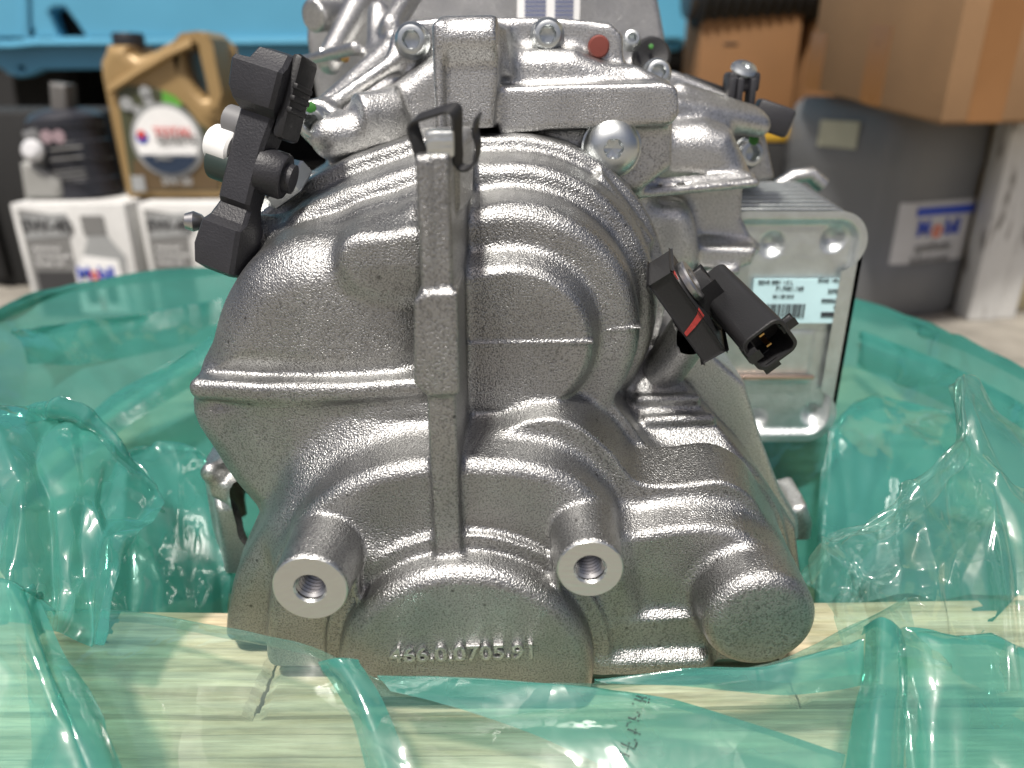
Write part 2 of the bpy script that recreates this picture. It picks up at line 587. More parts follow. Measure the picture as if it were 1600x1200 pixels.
# ------------------------------------------------------------------ distance-field casting
class Field:
    def __init__(self, lo, hi, h):
        self.lo = np.array(lo, np.float32)
        self.h = h
        self.n = np.ceil((np.array(hi) - np.array(lo)) / h).astype(int) + 1
        self.ax = [self.lo[i] + h * np.arange(self.n[i], dtype=np.float32) for i in range(3)]
        self.F = np.full(tuple(self.n), 0.02, np.float32)
        self.X2, self.Z2 = np.meshgrid(self.ax[0], self.ax[2], indexing='ij')

    def poly2(self, pts):
        """signed distance to a polygon in x, z"""
        X, Z = self.X2, self.Z2
        d = np.full(X.shape, 1e9, np.float32)
        ins = np.zeros(X.shape, bool)
        n = len(pts)
        for i in range(n):
            ax, az = pts[i]
            bx, bz = pts[(i + 1) % n]
            ex, ez = bx - ax, bz - az
            L = ex * ex + ez * ez + 1e-12
            wx, wz = X - ax, Z - az
            t = np.clip((wx * ex + wz * ez) / L, 0, 1)
            dx, dz = wx - ex * t, wz - ez * t
            np.minimum(d, dx * dx + dz * dz, out=d)
            c = ((az <= Z) != (bz <= Z))
            if abs(ez) > 1e-9:
                xi = ax + (Z - az) * ex / ez
                ins ^= c & (X < xi)
        d = np.sqrt(d)
        return np.where(ins, -d, d).astype(np.float32)

    def line2(self, pts, wd):
        X, Z = self.X2, self.Z2
        d = np.full(X.shape, 1e9, np.float32)
        for i in range(len(pts) - 1):
            ax, az = pts[i]
            bx, bz = pts[i + 1]
            ex, ez = bx - ax, bz - az
            L = ex * ex + ez * ez + 1e-12
            wx, wz = X - ax, Z - az
            t = np.clip((wx * ex + wz * ez) / L, 0, 1)
            ww = wd if not isinstance(wd, (list, tuple)) else wd[i] + (wd[i + 1] - wd[i]) * t
            d = np.minimum(d, np.hypot(wx - ex * t, wz - ez * t) - ww)
        return d.astype(np.float32)

    def circ2(self, c, r):
        return (np.hypot(self.X2 - c[0], self.Z2 - c[1]) - r).astype(np.float32)

    def ext(self, d2, Yf, Yb, r=0.002, k=0.004, draft=0.0, cut=False, slope=0.0):
        """extrude a 2D distance from Yf (may be an array over x,z) back to Yb, front edge rounded by r"""
        mg = 0.014 + k
        dep = draft * max(0, (Yb - np.min(Yf)))
        ix, iz = np.where(d2 < mg + dep)
        if len(ix) == 0:
            return
        sx = slice(ix.min(), ix.max() + 1)
        sz = slice(iz.min(), iz.max() + 1)
        yy = self.ax[1]
        ymin = float(np.min(Yf)) - mg
        iy = np.where((yy >= ymin) & (yy <= Yb + mg))[0]
        if len(iy) == 0:
            return
        sy = slice(iy.min(), iy.max() + 1)
        y = yy[sy][None, :, None]
        D = d2[sx, sz][:, None, :]
        Yfa = np.asarray(Yf, np.float32)
        if Yfa.ndim == 2:
            Yfa = Yfa[sx, sz][:, None, :]
        if draft:
            D = (D - draft * np.maximum(y - Yfa, 0)).astype(np.float32)
        nrm = 1.0 / math.sqrt(1 + slope * slope)
        b = np.maximum((Yfa - y) * nrm, y - Yb)
        a = D + r
        b = b + r
        d = np.minimum(np.maximum(a, b), 0) + np.hypot(np.maximum(a, 0), np.maximum(b, 0)) - r
        self.comb((sx, sy, sz), d.astype(np.float32), k, cut)

    def comb(self, sl, d, k, cut=False):
        f = self.F[sl]
        if cut:
            d = -d
            hh = np.maximum(k - np.abs(f - d), 0) / k
            self.F[sl] = np.maximum(f, d) + hh * hh * k * 0.25
        else:
            hh = np.maximum(k - np.abs(f - d), 0) / k
            self.F[sl] = np.minimum(f, d) - hh * hh * k * 0.25

    def local(self, lo, hi):
        sl = []
        for i in range(3):
            a = int(max(0, math.floor((lo[i] - self.lo[i]) / self.h)))
            b = int(min(self.n[i], math.ceil((hi[i] - self.lo[i]) / self.h) + 1))
            if b <= a:
                return None
            sl.append(slice(a, b))
        return tuple(sl)

    def capsule(self, a, b, ra, rb=None, k=0.004, cut=False, flat=False):
        a, b = Vector(a), Vector(b)
        rb = ra if rb is None else rb
        m = max(ra, rb) + 0.014 + k
        sl = self.local([min(a[i], b[i]) - m for i in range(3)], [max(a[i], b[i]) + m for i in range(3)])
        if sl is None:
            return
        x = self.ax[0][sl[0]][:, None, None]
        y = self.ax[1][sl[1]][None, :, None]
        z = self.ax[2][sl[2]][None, None, :]
        e = b - a
        L = e.length_squared
        t = ((x - a.x) * e.x + (y - a.y) * e.y + (z - a.z) * e.z) / L
        tc = np.clip(t, 0, 1)
        rad = np.sqrt((x - a.x - e.x * t) ** 2 + (y - a.y - e.y * t) ** 2 + (z - a.z - e.z * t) ** 2)
        if flat:
            rr = 0.0012
            da = rad - (ra + (rb - ra) * tc) + rr
            db = np.abs(t - 0.5) * math.sqrt(L) - math.sqrt(L) / 2 + rr
            d = np.minimum(np.maximum(da, db), 0) + np.hypot(np.maximum(da, 0), np.maximum(db, 0)) - rr
        else:
            d = np.sqrt((x - a.x - e.x * tc) ** 2 + (y - a.y - e.y * tc) ** 2 + (z - a.z - e.z * tc) ** 2) - (ra + (rb - ra) * tc)
        self.comb(sl, d.astype(np.float32), k, cut)

    def obox(self, c, size, axes, r=0.002, k=0.004, cut=False):
        c = Vector(c)
        m = sum(s for s in size) / 2 + 0.012 + k
        sl = self.local([c[i] - m for i in range(3)], [c[i] + m for i in range(3)])
        if sl is None:
            return
        x = self.ax[0][sl[0]][:, None, None] - c.x
        y = self.ax[1][sl[1]][None, :, None] - c.y
        z = self.ax[2][sl[2]][None, None, :] - c.z
        q = [np.abs(x * a.x + y * a.y + z * a.z) - s / 2 + r for a, s in zip(axes, size)]
        d = np.sqrt(sum(np.maximum(v, 0) ** 2 for v in q)) + np.minimum(np.maximum(np.maximum(q[0], q[1]), q[2]), 0) - r
        self.comb(sl, d.astype(np.float32), k, cut)

    def mesh(self, name):
        F = self.F
        n = F.shape
        s = F < 0
        cnt = np.zeros(tuple(np.array(n) - 1), np.int8)
        for i in (0, 1):
            for j in (0, 1):
                for l in (0, 1):
                    cnt += s[i:n[0] - 1 + i, j:n[1] - 1 + j, l:n[2] - 1 + l]
        act = (cnt > 0) & (cnt < 8)
        ii, jj, kk = np.where(act)
        idx = np.full(act.shape, -1, np.int32)
        idx[ii, jj, kk] = np.arange(len(ii))
        acc = np.zeros((len(ii), 3), np.float32)
        num = np.zeros(len(ii), np.float32)
        for ax in range(3):
            o1, o2 = [a for a in range(3) if a != ax]
            for u in (0, 1):
                for v in (0, 1):
                    off = [0, 0, 0]
                    off[o1], off[o2] = u, v
                    f0 = F[ii + off[0], jj + off[1], kk + off[2]]
                    off2 = list(off)
                    off2[ax] = 1
                    f1 = F[ii + off2[0], jj + off2[1], kk + off2[2]]
                    c = (f0 < 0) != (f1 < 0)
                    t = np.where(c, f0 / np.where(c, f0 - f1, 1), 0)
                    p = np.zeros((len(ii), 3), np.float32)
                    p[:, o1], p[:, o2] = u, v
                    p[:, ax] = t
                    acc[c] += p[c]
                    num[c] += 1
        vs = (np.stack([ii, jj, kk], 1) + acc / num[:, None]) * self.h + self.lo
        quads = []
        for ax in range(3):
            o1, o2 = [(1, 2), (2, 0), (0, 1)][ax]
            a = [slice(1, n[q] - 1) for q in range(3)]
            b = list(a)
            a[ax] = slice(0, n[ax] - 1)
            b[ax] = slice(1, n[ax])
            s0, s1 = s[tuple(a)], s[tuple(b)]
            ci = np.array(np.where(s0 != s1))
            flip = s1[tuple(ci)]
            base = [1, 1, 1]
            base[ax] = 0
            ci = ci + np.array(base)[:, None]
            def at(d1, d2_):
                q = ci.copy()
                q[o1] -= d1
                q[o2] -= d2_
                return idx[q[0], q[1], q[2]]
            q = np.stack([at(1, 1), at(0, 1), at(0, 0), at(1, 0)], 1)
            q[flip] = q[flip][:, ::-1]
            quads.append(q)
        q = np.concatenate(quads)
        q = q[(q >= 0).all(1)]
        me = bpy.data.meshes.new(name)
        me.vertices.add(len(vs))
        me.vertices.foreach_set('co', vs.astype(np.float32).ravel())
        me.loops.add(len(q) * 4)
        me.loops.foreach_set('vertex_index', q.astype(np.int32).ravel())
        me.polygons.add(len(q))
        me.polygons.foreach_set('loop_start', np.arange(len(q), dtype=np.int32) * 4)
        me.update(calc_edges=True)
        me.validate()
        return me



# ------------------------------------------------------------------ ground
def ground_mat():
    m, nt, b = nmat('worn_concrete')
    tc = N(nt, 'ShaderNodeTexCoord')
    n = N(nt, 'ShaderNodeTexNoise', Scale=6.0, Detail=9.0, Roughness=0.65)
    nt.links.new(tc.outputs['Object'], n.inputs['Vector'])
    cr = N(nt, 'ShaderNodeValToRGB')
    cr.color_ramp.elements[0].position = 0.3
    cr.color_ramp.elements[0].color = (0.14, 0.13, 0.11, 1)
    cr.color_ramp.elements[1].position = 0.68
    cr.color_ramp.elements[1].color = (0.34, 0.315, 0.27, 1)
    nt.links.new(n.outputs[0], cr.inputs[0])
    nt.links.new(cr.outputs[0], b.inputs['Base Color'])
    b.inputs['Roughness'].default_value = 0.9
    n2 = N(nt, 'ShaderNodeTexNoise', Scale=120.0, Detail=6.0)
    nt.links.new(tc.outputs['Object'], n2.inputs['Vector'])
    bp = N(nt, 'ShaderNodeBump', Strength=0.5, Distance=0.004)
    nt.links.new(n2.outputs[0], bp.inputs['Height'])
    nt.links.new(bp.outputs[0], b.inputs['Normal'])
    return m


M_ground = ground_mat()
tag(mesh('ground', [(-40, -40, 0), (40, -40, 0), (40, 40, 0), (-40, 40, 0)], [(0, 1, 2, 3)], M_ground), kind='structure')

# ------------------------------------------------------------------ gearbox: end cover casting
GEAR = empty('gearbox', (0.0, 0.40, 0.16), 'large bare cast aluminium gearbox lying in an opened green plastic bag', 'gearbox')

H = 0.0008
F = Field((-0.142, 0.198, CAM_H - 0.214), (0.132, 0.365, CAM_H - 0.004), H)
C = px_loop


def curve_px(pts, Y, n=6, closed=True):
    return [tuple(p) for p in catmull(C(pts, Y), n, closed)]


# --- outer rim plate of the cover: the flange the cover is cast on (upper arc, straight left flank, lower bowl)
def arc(cx, cz, r, a0, a1, n=24):
    return [(cx + r * math.cos(R(a0 + (a1 - a0) * k / n)), cz + r * math.sin(R(a0 + (a1 - a0) * k / n))) for k in range(n + 1)]


UC = (0.0, CAM_H - 0.090)          # centre of the upper stepped dome
# stepped upper dome, from the flange (far) to the flat disc (near); left side runs off in straight flanks
def dome(r, left, Yf, rr, k, draft=0.18):
    pts = arc(UC[0], UC[1], r, -62, 96) + left
    F.ext(F.poly2(pts), Yf, 0.365, rr, k, draft)


L1 = C([(655, 212), (540, 250), (455, 295), (395, 345), (378, 430)], 0.335) + [(-0.11, CAM_H - 0.13)]
dome(0.0705, L1, 0.326, 0.0030, 0.003, 0.05)
L2 = C([(655, 256), (540, 294), (470, 326), (410, 375)], 0.308) + [(-0.11, CAM_H - 0.13)]
dome(0.0615, L2, 0.301, 0.0050, 0.004, 0.12)
L3 = C([(655, 300), (560, 330), (470, 372), (420, 420)], 0.290) + [(-0.10, CAM_H - 0.13)]
F.ext(F.poly2(L3 + [(-0.02, CAM_H - 0.13), (-0.02, P(655, 296, 0.29).z)]), 0.2900, 0.365, 0.0018, 0.0025, 0.18)
F.ext(F.poly2(C([(655, 256), (540, 294), (470, 326), (410, 375)], 0.308) + [(-0.11, CAM_H - 0.13), (-0.02, CAM_H - 0.13)]), 0.3085, 0.365, 0.0014, 0.002, 0.1)
L4 = C([(655, 345), (600, 350), (560, 372), (480, 400), (430, 440)], 0.272) + [(-0.09, CAM_H - 0.13)]
dome(0.0500, L4, 0.2725, 0.0070, 0.005, 0.08)
# thin parting steps on the outer arcs


# left big lobe: rounded body
lobe = curve_px([(655, 352), (598, 352), (545, 376), (440, 390), (372, 428), (330, 490), (310, 555), (303, 604), (440, 606), (655, 598)], 0.262, 5)
F.ext(F.poly2(lobe), 0.262 + 0.12 * np.maximum(-0.075 - F.X2, 0) + 0.05 * np.maximum(F.Z2 - (CAM_H - 0.095), 0), 0.34, 0.0160, 0.003, 0.10)
lobe2 = curve_px([(658, 366), (600, 364), (548, 370), (526, 392), (528, 425), (550, 455), (600, 470), (658, 470)], 0.259, 4)
F.ext(F.poly2(lobe2), 0.2600 + 0.20 * np.maximum(CAM_H - 0.060 - F.Z2, 0), 0.30, 0.004, 0.006, 0.1)
# lip running across under the lobe
F.ext(F.line2(C([(316, 604), (420, 604), (560, 596), (660, 588)], 0.266), [0.0042, 0.0040, 0.0038, 0.0036]), 0.2535 + 0.13 * np.maximum(-0.06 - F.X2, 0), 0.33, 0.0030, 0.005)
# funnel below the lip
fun = curve_px([(338, 618), (692, 606), (692, 745), (520, 745), (452, 775), (402, 745), (362, 690)], 0.275, 4)
F.ext(F.poly2(fun), 0.2580 + 0.20 * np.maximum(-0.085 - F.X2, 0), 0.345, 0.005, 0.007, 0.05)
z1 = P(560, 652, 0.258).z
F.ext(F.poly2(curve_px([(440, 770), (480, 705), (560, 655), (692, 640), (692, 820), (520, 830), (440, 850)], 0.25, 4)), 0.2580 - 0.75 * np.maximum(z1 - F.Z2, 0) + 0.35 * np.maximum(-0.055 - F.X2, 0), 0.30, 0.008, 0.010, 0.1, slope=0.8)
# edge bead of the funnel (thin wall seen edge on)
F.ext(F.line2(C([(330, 620), (348, 665), (385, 725), (432, 785), (418, 830), (388, 900), (376, 980), (380, 1070)], 0.275), 0.0040), 0.2665, 0.345, 0.003, 0.006, 0.05)

# flat upper disc with its small bevel step
pts = arc(UC[0], UC[1], 0.0298, -66, 94) + C([(700, 425), (690, 640)], 0.262)
F.ext(F.poly2(pts), 0.2622, 0.30, 0.0012, 0.0030, 0.45)
F.ext(F.poly2(arc(UC[0], UC[1], 0.0284, -72, 94) + C([(700, 436), (690, 632)], 0.262)), 0.2608, 0.28, 0.001, 0.0014, 0.2)
zB = P(780, 650, 0.2615).z
F.ext(F.poly2(curve_px([(700, 640), (850, 640), (915, 690), (915, 780), (700, 780)], 0.25, 4)), 0.2640 - 0.85 * np.maximum(zB - F.Z2, 0), 0.30, 0.003, 0.004, 0.0, slope=0.85)
# horizontal parting seam over the disc and the shoulders
F.ext(F.line2([(-0.018, CAM_H - 0.0895), (0.030, CAM_H - 0.0885)], 0.0007), 0.2600, 0.27, 0.0004, 0.001)

F.ext(F.line2([(0.036, CAM_H - 0.0880), (0.0500, CAM_H - 0.0865)], 0.0004), 0.2719, 0.285, 0.0004, 0.001)
# sloping bright facet at the right (machined-looking shoulder facing the sky)
fac = C([(985, 575), (1045, 578), (1105, 640), (1165, 705), (1222, 790), (1235, 900), (1060, 900), (985, 700)], 0.30)
z0 = P(1050, 705, 0.283).z
slope = 1.1
F.ext(F.poly2(fac), 0.283 + slope * np.maximum(F.Z2 - z0, -0.002), 0.362, 0.002, 0.004, 0.0, slope=slope)
for (a, b, yy) in (((1000, 622), (1088, 620), 0.2989), ((1012, 655), (1112, 651), 0.2920)):
    A, B = P(*a, yy), P(*b, yy)
    F.capsule(A + Vector((0, 0.001, -0.0012)), B + Vector((0, 0.001, -0.0012)), 0.0022, k=0.003)

# lower body, three nested steps
D1 = curve_px([(900, 588), (968, 640), (1018, 702), (1062, 718), (1130, 724), (1186, 755), (1222, 812), (1240, 900), (1262, 1000), (1262, 1052), (930, 1060), (520, 1062), (372, 1060), (366, 990), (380, 905), (410, 840), (450, 778), (560, 720), (700, 640), (800, 600)], 0.276, 5)
F.ext(F.poly2(D1), 0.2745, 0.345, 0.0015, 0.0035, 0.02)
D2 = curve_px([(850, 655), (905, 668), (955, 708), (996, 754), (1060, 760), (1130, 754), (1178, 782), (1208, 845), (1226, 920), (1240, 1000), (1238, 1050), (930, 1055), (700, 1055), (600, 900), (700, 760), (780, 680)], 0.2490, 5)
F.ext(F.poly2(D2), 0.2490, 0.275, 0.0016, 0.0030, 0.18)
D3 = curve_px([(462, 822), (500, 782), (545, 755), (610, 733), (700, 724), (800, 727), (880, 745), (938, 788), (972, 845), (992, 920), (1005, 1000), (1000, 1058), (520, 1062), (425, 1055), (415, 985), (430, 890)], 0.2300, 5)
F.ext(F.poly2(D3), 0.2300, 0.272, 0.0055, 0.005, 0.12)
DL = curve_px([(372, 900), (396, 846), (440, 788), (520, 752), (560, 800), (540, 1058), (374, 1060), (362, 985)], 0.256, 5)
F.ext(F.poly2(DL), 0.2440, 0.345, 0.0085, 0.006, 0.06)
# inner arcs in front of it
LCx = P(722, 1010, 0.235).x
LCz = P(722, 1010, 0.235).z
NR = 0.0480
zd = P(722, 874, 0.2215).z
zc = zd - NR
cx = P(726, 900, 0.224).x
F.ext(F.circ2((cx, zc), NR + P(722, 836, 0.2265).z - zd), 0.2265, 0.26, 0.0012, 0.002, 0.1)
F.ext(F.circ2((cx, zc), NR), 0.2140, 0.26, 0.0062, 0.002, 0.05)
# bottom right ledges between number disc and plug
F.ext(F.poly2(C([(935, 968), (1095, 962), (1110, 1054), (930, 1058)], 0.231)), 0.2305, 0.28, 0.0015, 0.003, 0.1)
F.ext(F.poly2(C([(925, 1030), (1110, 1026), (1120, 1062), (925, 1066)], 0.226)), 0.2255, 0.28, 0.004, 0.003, 0.05)
F.ext(F.line2(C([(952, 900), (948, 960), (940, 1020)], 0.234), 0.003), 0.2300, 0.28, 0.002, 0.005)

# big blind plug bottom right
pc = P(1185, 965, 0.219)
F.ext(F.circ2((pc.x, pc.z), 0.0204), 0.2150, 0.29, 0.0055, 0.006, 0.05)
# shoulder behind it
F.ext(F.poly2(curve_px([(960, 850), (1010, 836), (1060, 828), (1120, 828), (1178, 848), (1212, 930), (1225, 1040), (1100, 1050), (1000, 1050), (965, 950)], 0.2340, 4)), 0.2340, 0.262, 0.0030, 0.005, 0.25)

# two tapped bosses
BOSS = [P(485, 918, 0.206), P(922, 888, 0.208)]
for i, c in enumerate(BOSS):
    rad = (0.0129, 0.0114)[i]
    F.ext(F.circ2((c.x, c.z), rad), c.y, 0.275, 0.0006, 0.0022, 0.04)
# rough gate webs from the bosses towards the disc
F.ext(F.line2(C([(560, 860), (562, 905), (585, 950)], 0.230), 0.0014), 0.2215, 0.26, 0.0008, 0.002)
F.ext(F.line2(C([(868, 850), (868, 895), (858, 935)], 0.230), 0.0014), 0.2215, 0.26, 0.0008, 0.002)
F.ext(F.poly2(C([(520, 945), (560, 935), (600, 970), (600, 1060), (520, 1060)], 0.230)), 0.2295, 0.27, 0.002, 0.004)

# central vertical rib
rx = P(693, 700, 0.224).x
zt = P(690, 236, 0.235).z
zb = P(708, 925, 0.2235).z
RZ = F.Z2
ribY = 0.2245 + 0.9 * np.maximum(RZ - (zt - 0.006), 0) - 0.012 * np.clip((RZ - zb) / (zt - zb), 0, 1) * 0
F.ext(F.poly2([(rx - 0.005, zt), (rx + 0.005, zt), (rx + 0.0047, zb + 0.03), (rx + 0.0052, zb - 0.004), (rx - 0.003, zb - 0.004), (rx - 0.0047, zb + 0.03)]), 0.2235, 0.31, 0.0012, 0.0030, 0.04)
# widened middle of the rib
F.ext(F.poly2(C([(646, 470), (660, 458), (715, 455), (718, 618), (668, 622), (646, 600)], 0.2215)), 0.2215, 0.25, 0.0012, 0.002)
# left raised half of the rib face
F.ext(F.line2([(rx - 0.0026, zt - 0.003), (rx - 0.0022, P(693, 560, 0.2235).z)], 0.0021), 0.2228, 0.24, 0.0006, 0.001)
# small pad behind the rib top on the right
F.ext(F.poly2(C([(690, 236), (716, 236), (718, 300), (716, 330), (690, 330)], 0.236)), 0.2365, 0.28, 0.002, 0.003, 0.05)
# lug on the left, a short round bar end
F.capsule(P(384, 366, 0.312), P(490, 372, 0.318), 0.0088, k=0.005, flat=True)
# corner tab on the right of the outer arc
F.ext(F.poly2(C([(940, 270), (985, 330), (1020, 375), (1010, 395), (960, 360), (920, 300)], 0.322)), 0.320, 0.36, 0.0012, 0.003, 0.05)

# threaded holes
for c in BOSS:
    F.ext(F.circ2((c.x, c.z), 0.0058), c.y - 0.01, c.y + 0.020, 0.0004, 0.0006, cut=True)

# slight waviness of the sand casting
gx, gy, gz = [a for a in F.ax]
wob = (np.sin(gx * 310)[:, None, None] * np.sin(gz * 270 + 1)[None, None, :] + np.sin(gx * 140 + 2)[:, None, None] * np.sin(gz * 190)[None, None, :]
       + np.sin(gy * 260)[None, :, None] * np.sin(gx * 230 + 0.5)[:, None, None])
F.F += (0.00006 * wob).astype(np.float32)
COVER = link('end_cover', F.mesh('end_cover'), M_cast, GEAR)
del F.F

# machined annular faces, threads
for i, c in enumerate(BOSS):
    rad = (0.0127, 0.0112)[i]
    vs, fs = [], []
    sg = 64
    for r_, y_ in ((rad, -0.0003), (rad - 0.0004, -0.0007), (0.0057, -0.0007), (0.0051, 0.0002)):
        for k in range(sg):
            a = 2 * math.pi * k / sg
            vs.append((c.x + r_ * math.cos(a), c.y + y_, c.z + r_ * math.sin(a)))
    for j in range(3):
        for k in range(sg):
            fs.append((j * sg + k, j * sg + (k + 1) % sg, (j + 1) * sg + (k + 1) % sg, (j + 1) * sg + k))
    mesh('machined_face', vs, fs, M_mach, COVER)
    vs, fs = [], []
    turns, per = 11, 36
    ring = [(0.0056, 0.0), (0.0046, 0.0008), (0.0046, 0.0010), (0.0056, 0.0018)]
    n = turns * per
    for k in range(n + 1):
        a = 2 * math.pi * k / per
        y0 = 0.0006 + 0.0018 * k / per
        for r_, dy in ring:
            vs.append((c.x + r_ * math.cos(a), c.y + y0 + dy, c.z + r_ * math.sin(a)))
    for k in range(n):
        for j in range(3):
            fs.append((k * 4 + j, k * 4 + j + 1, k * 4 + 5 + j, k * 4 + 4 + j))
    mesh('screw_thread', vs, fs, M_steel, COVER, True, 30)

# raised casting number on the round face
tp = P(724, 1020, 0.2133)
text('casting_number', '466.0.0705.91', (tp.x, tp.y, tp.z), 0.0092, M_castb, COVER, 0.0007, 0.0003, rz=R(2.2), space=1.03)

# ------------------------------------------------------------------ gearbox: main housing behind the cover
G = Field((-0.168, 0.295, CAM_H - 0.226), (0.185, 0.64, CAM_H + 0.075), 0.0016)
XA = (Vector((1, 0, 0)), Vector((0, 1, 0)), Vector((0, 0, 1)))


def gext(pts, Y, depth, r=0.003, k=0.006, draft=0.06, curve=0, Yf=None):
    lp = curve_px(pts, Y, curve) if curve else C(pts, Y)
    G.ext(G.poly2(lp), Y if Yf is None else Yf, Y + depth, r, k, draft)


# core mass
gext([(560, 170), (690, 75), (900, 75), (1010, 140), (1030, 420), (1110, 600), (1190, 760), (1215, 1040), (400, 1040), (365, 780), (420, 420)], 0.362, 0.24, 0.008)
gext([(395, 800), (1230, 800), (1225, 960), (405, 960)], 0.345, 0.25, 0.004)
# bell housing flange far behind
gext([(486, -160), (1000, -160), (1040, 60), (1000, 160), (700, 170), (560, 200), (500, 190), (478, 60)], 0.50, 0.05, 0.003, 0.006, 0.0)
# left web and diagonal struts
gext([(500, 150), (600, 60), (690, 50), (690, 210), (560, 260), (500, 240)], 0.395, 0.1, 0.006, 0.008, 0.1)
G.capsule(P(500, 178, 0.366), P(642, 78, 0.378), 0.0036, k=0.005)
G.capsule(P(515, 95, 0.46), P(575, -20, 0.47), 0.0075, k=0.006)
G.capsule(P(488, 25, 0.47), P(530, 20, 0.49), 0.009, k=0.006, flat=True)
G.capsule(P(590, 90, 0.42), P(592, 20, 0.44), 0.006, k=0.006)
G.capsule(P(612, 40, 0.42), P(650, -20, 0.45), 0.006, k=0.006)
G.capsule(P(555, 75, 0.42), P(470, 96, 0.455), 0.0035, 0.0028, k=0.004)
# horizontal round boss on the left
G.capsule(P(560, 178, 0.352), P(620, 168, 0.362), 0.0088, k=0.008, flat=True)
G.capsule(P(520, 215, 0.352), P(600, 205, 0.36), 0.010, k=0.008)
# boss under the left bolt
G.capsule(P(497, 190, 0.356), P(497, 190, 0.40), 0.0098, k=0.006, flat=True)
# top flange plate carrying the bolts
gext([(612, 48), (640, 32), (700, 26), (880, 28), (955, 36), (974, 55), (974, 92), (900, 98), (800, 116), (680, 116), (600, 110)], 0.376, 0.03, 0.002, 0.004, 0.03)
gext([(700, 40), (790, 44), (800, 118), (700, 118)], 0.345, 0.05, 0.008, 0.006)
# post with the rounded top
gext([(688, 34), (776, 32), (778, 120), (770, 200), (690, 204)], 0.326, 0.05, 0.0016, 0.003, 0.02)
gext([(674, 34), (692, 32), (696, 215), (680, 215)], 0.322, 0.05, 0.001, 0.002, 0.02)
G.capsule(P(690, 62, 0.330), P(776, 60, 0.330), 0.0085, k=0.003, flat=True)
# long bar on the right with rounded end
gext([(770, 136), (1040, 128), (1060, 137), (1062, 180), (1048, 197), (860, 203), (780, 212)], 0.336, 0.06, 0.0016, 0.003, 0.02)
gext([(780, 205), (1052, 192), (1050, 262), (1000, 300), (840, 300)], 0.347, 0.06, 0.003, 0.004, 0.05)
# cushion on top of the bar
gext([(770, 112), (860, 100), (1000, 104), (1050, 132), (790, 136)], 0.366, 0.04, 0.003, 0.006)
# right lobe with its two ridges
gext([(1000, 192), (1110, 192), (1150, 205), (1166, 240), (1186, 288), (1000, 300)], 0.372, 0.12, 0.012, 0.006, 0.06, 0)
for (a, b, yy) in (((985, 287), (1172, 276), 0.362), ((990, 304), (1180, 286), 0.357)):
    G.capsule(P(*a, yy), P(*b, yy + 0.012), 0.0022, k=0.004)
gext([(985, 300), (1162, 288), (1160, 340), (1186, 392), (1168, 418), (1060, 442), (1000, 470)], 0.388, 0.1, 0.003, 0.005, 0.03)
gext([(990, 330), (1060, 318), (1088, 345), (1092, 418), (1040, 432), (985, 440)], 0.364, 0.05, 0.009, 0.006, 0.08, 4)
G.capsule(P(1098, 379, 0.384), P(1178, 386, 0.39), 0.0030, k=0.004)
gext([(1090, 384), (1186, 388), (1176, 416), (1090, 424)], 0.376, 0.06, 0.003, 0.004, 0.05)
G.capsule(P(1040, 436, 0.366), P(1150, 424, 0.376), 0.0022, k=0.004)
# upper right pipes
G.capsule(P(1060, 150, 0.40), P(1170, 182, 0.41), 0.0068, 0.006, k=0.006)
G.capsule(P(1050, 168, 0.39), P(1185, 196, 0.405), 0.006, k=0.006)
gext([(1030, 105), (1060, 112), (1150, 150), (1150, 190), (1040, 190)], 0.425, 0.08, 0.004, 0.006)
gext([(1130, 190), (1195, 200), (1212, 280), (1130, 300)], 0.435, 0.05, 0.003, 0.006)
# lower right flange edge with ear
gext([(1035, 540), (1080, 520), (1120, 560), (1165, 600), (1192, 690), (1222, 770), (1248, 812), (1250, 842), (1228, 868), (1200, 830), (1130, 700)], 0.318, 0.04, 0.002, 0.004, 0.04)
gext([(1222, 800), (1262, 790), (1272, 820), (1262, 880), (1226, 900)], 0.335, 0.03, 0.003, 0.004)
gext([(1205, 850), (1238, 870), (1266, 930), (1262, 1010), (1205, 1000)], 0.330, 0.04, 0.002, 0.004)
# boss carrying the speed sensor
G.capsule(P(1028, 590, 0.316), P(1086, 508, 0.300), 0.0098, k=0.005, flat=True)
# lower left flange pieces
gext([(318, 720), (345, 712), (400, 760), (415, 860), (365, 960), (352, 900), (330, 830), (318, 760)], 0.318, 0.04, 0.003, 0.004, 0.06)
gext([(318, 722), (345, 714), (372, 742), (376, 782), (325, 764)], 0.308, 0.04, 0.003, 0.004)
gext([(318, 745), (400, 775), (400, 812), (325, 778)], 0.298, 0.03, 0.003, 0.005)
G.capsule(P(392, 760, 0.302), P(408, 800, 0.298), 0.0062, k=0.006)
G.capsule(P(330, 735, 0.300), P(352, 730, 0.306), 0.0042, k=0.006)
gext([(332, 790), (400, 790), (392, 960), (358, 960)], 0.306, 0.03, 0.004, 0.006)
gext([(336, 900), (375, 900), (375, 1010), (352, 1000)], 0.315, 0.05, 0.002, 0.004)
G.capsule(P(335, 908, 0.316), P(365, 912, 0.316), 0.0025, k=0.003)
G.capsule(P(372, 600, 0.335), P(400, 730, 0.335), 0.012, k=0.006)
gext([(392, 745), (480, 745), (480, 1000), (385, 1000)], 0.300, 0.08, 0.004, 0.006)
G.capsule(P(396, 765, 0.300), P(404, 830, 0.298), 0.0095, k=0.006)
gext([(332, 775), (412, 765), (412, 945), (362, 960)], 0.312, 0.05, 0.005, 0.006)
# left mounting pad for the actuator
G.capsule(P(392, 370, 0.335), P(470, 300, 0.36), 0.010, k=0.006)
gext([(400, 330), (560, 230), (600, 300), (430, 420)], 0.352, 0.08, 0.004, 0.006)
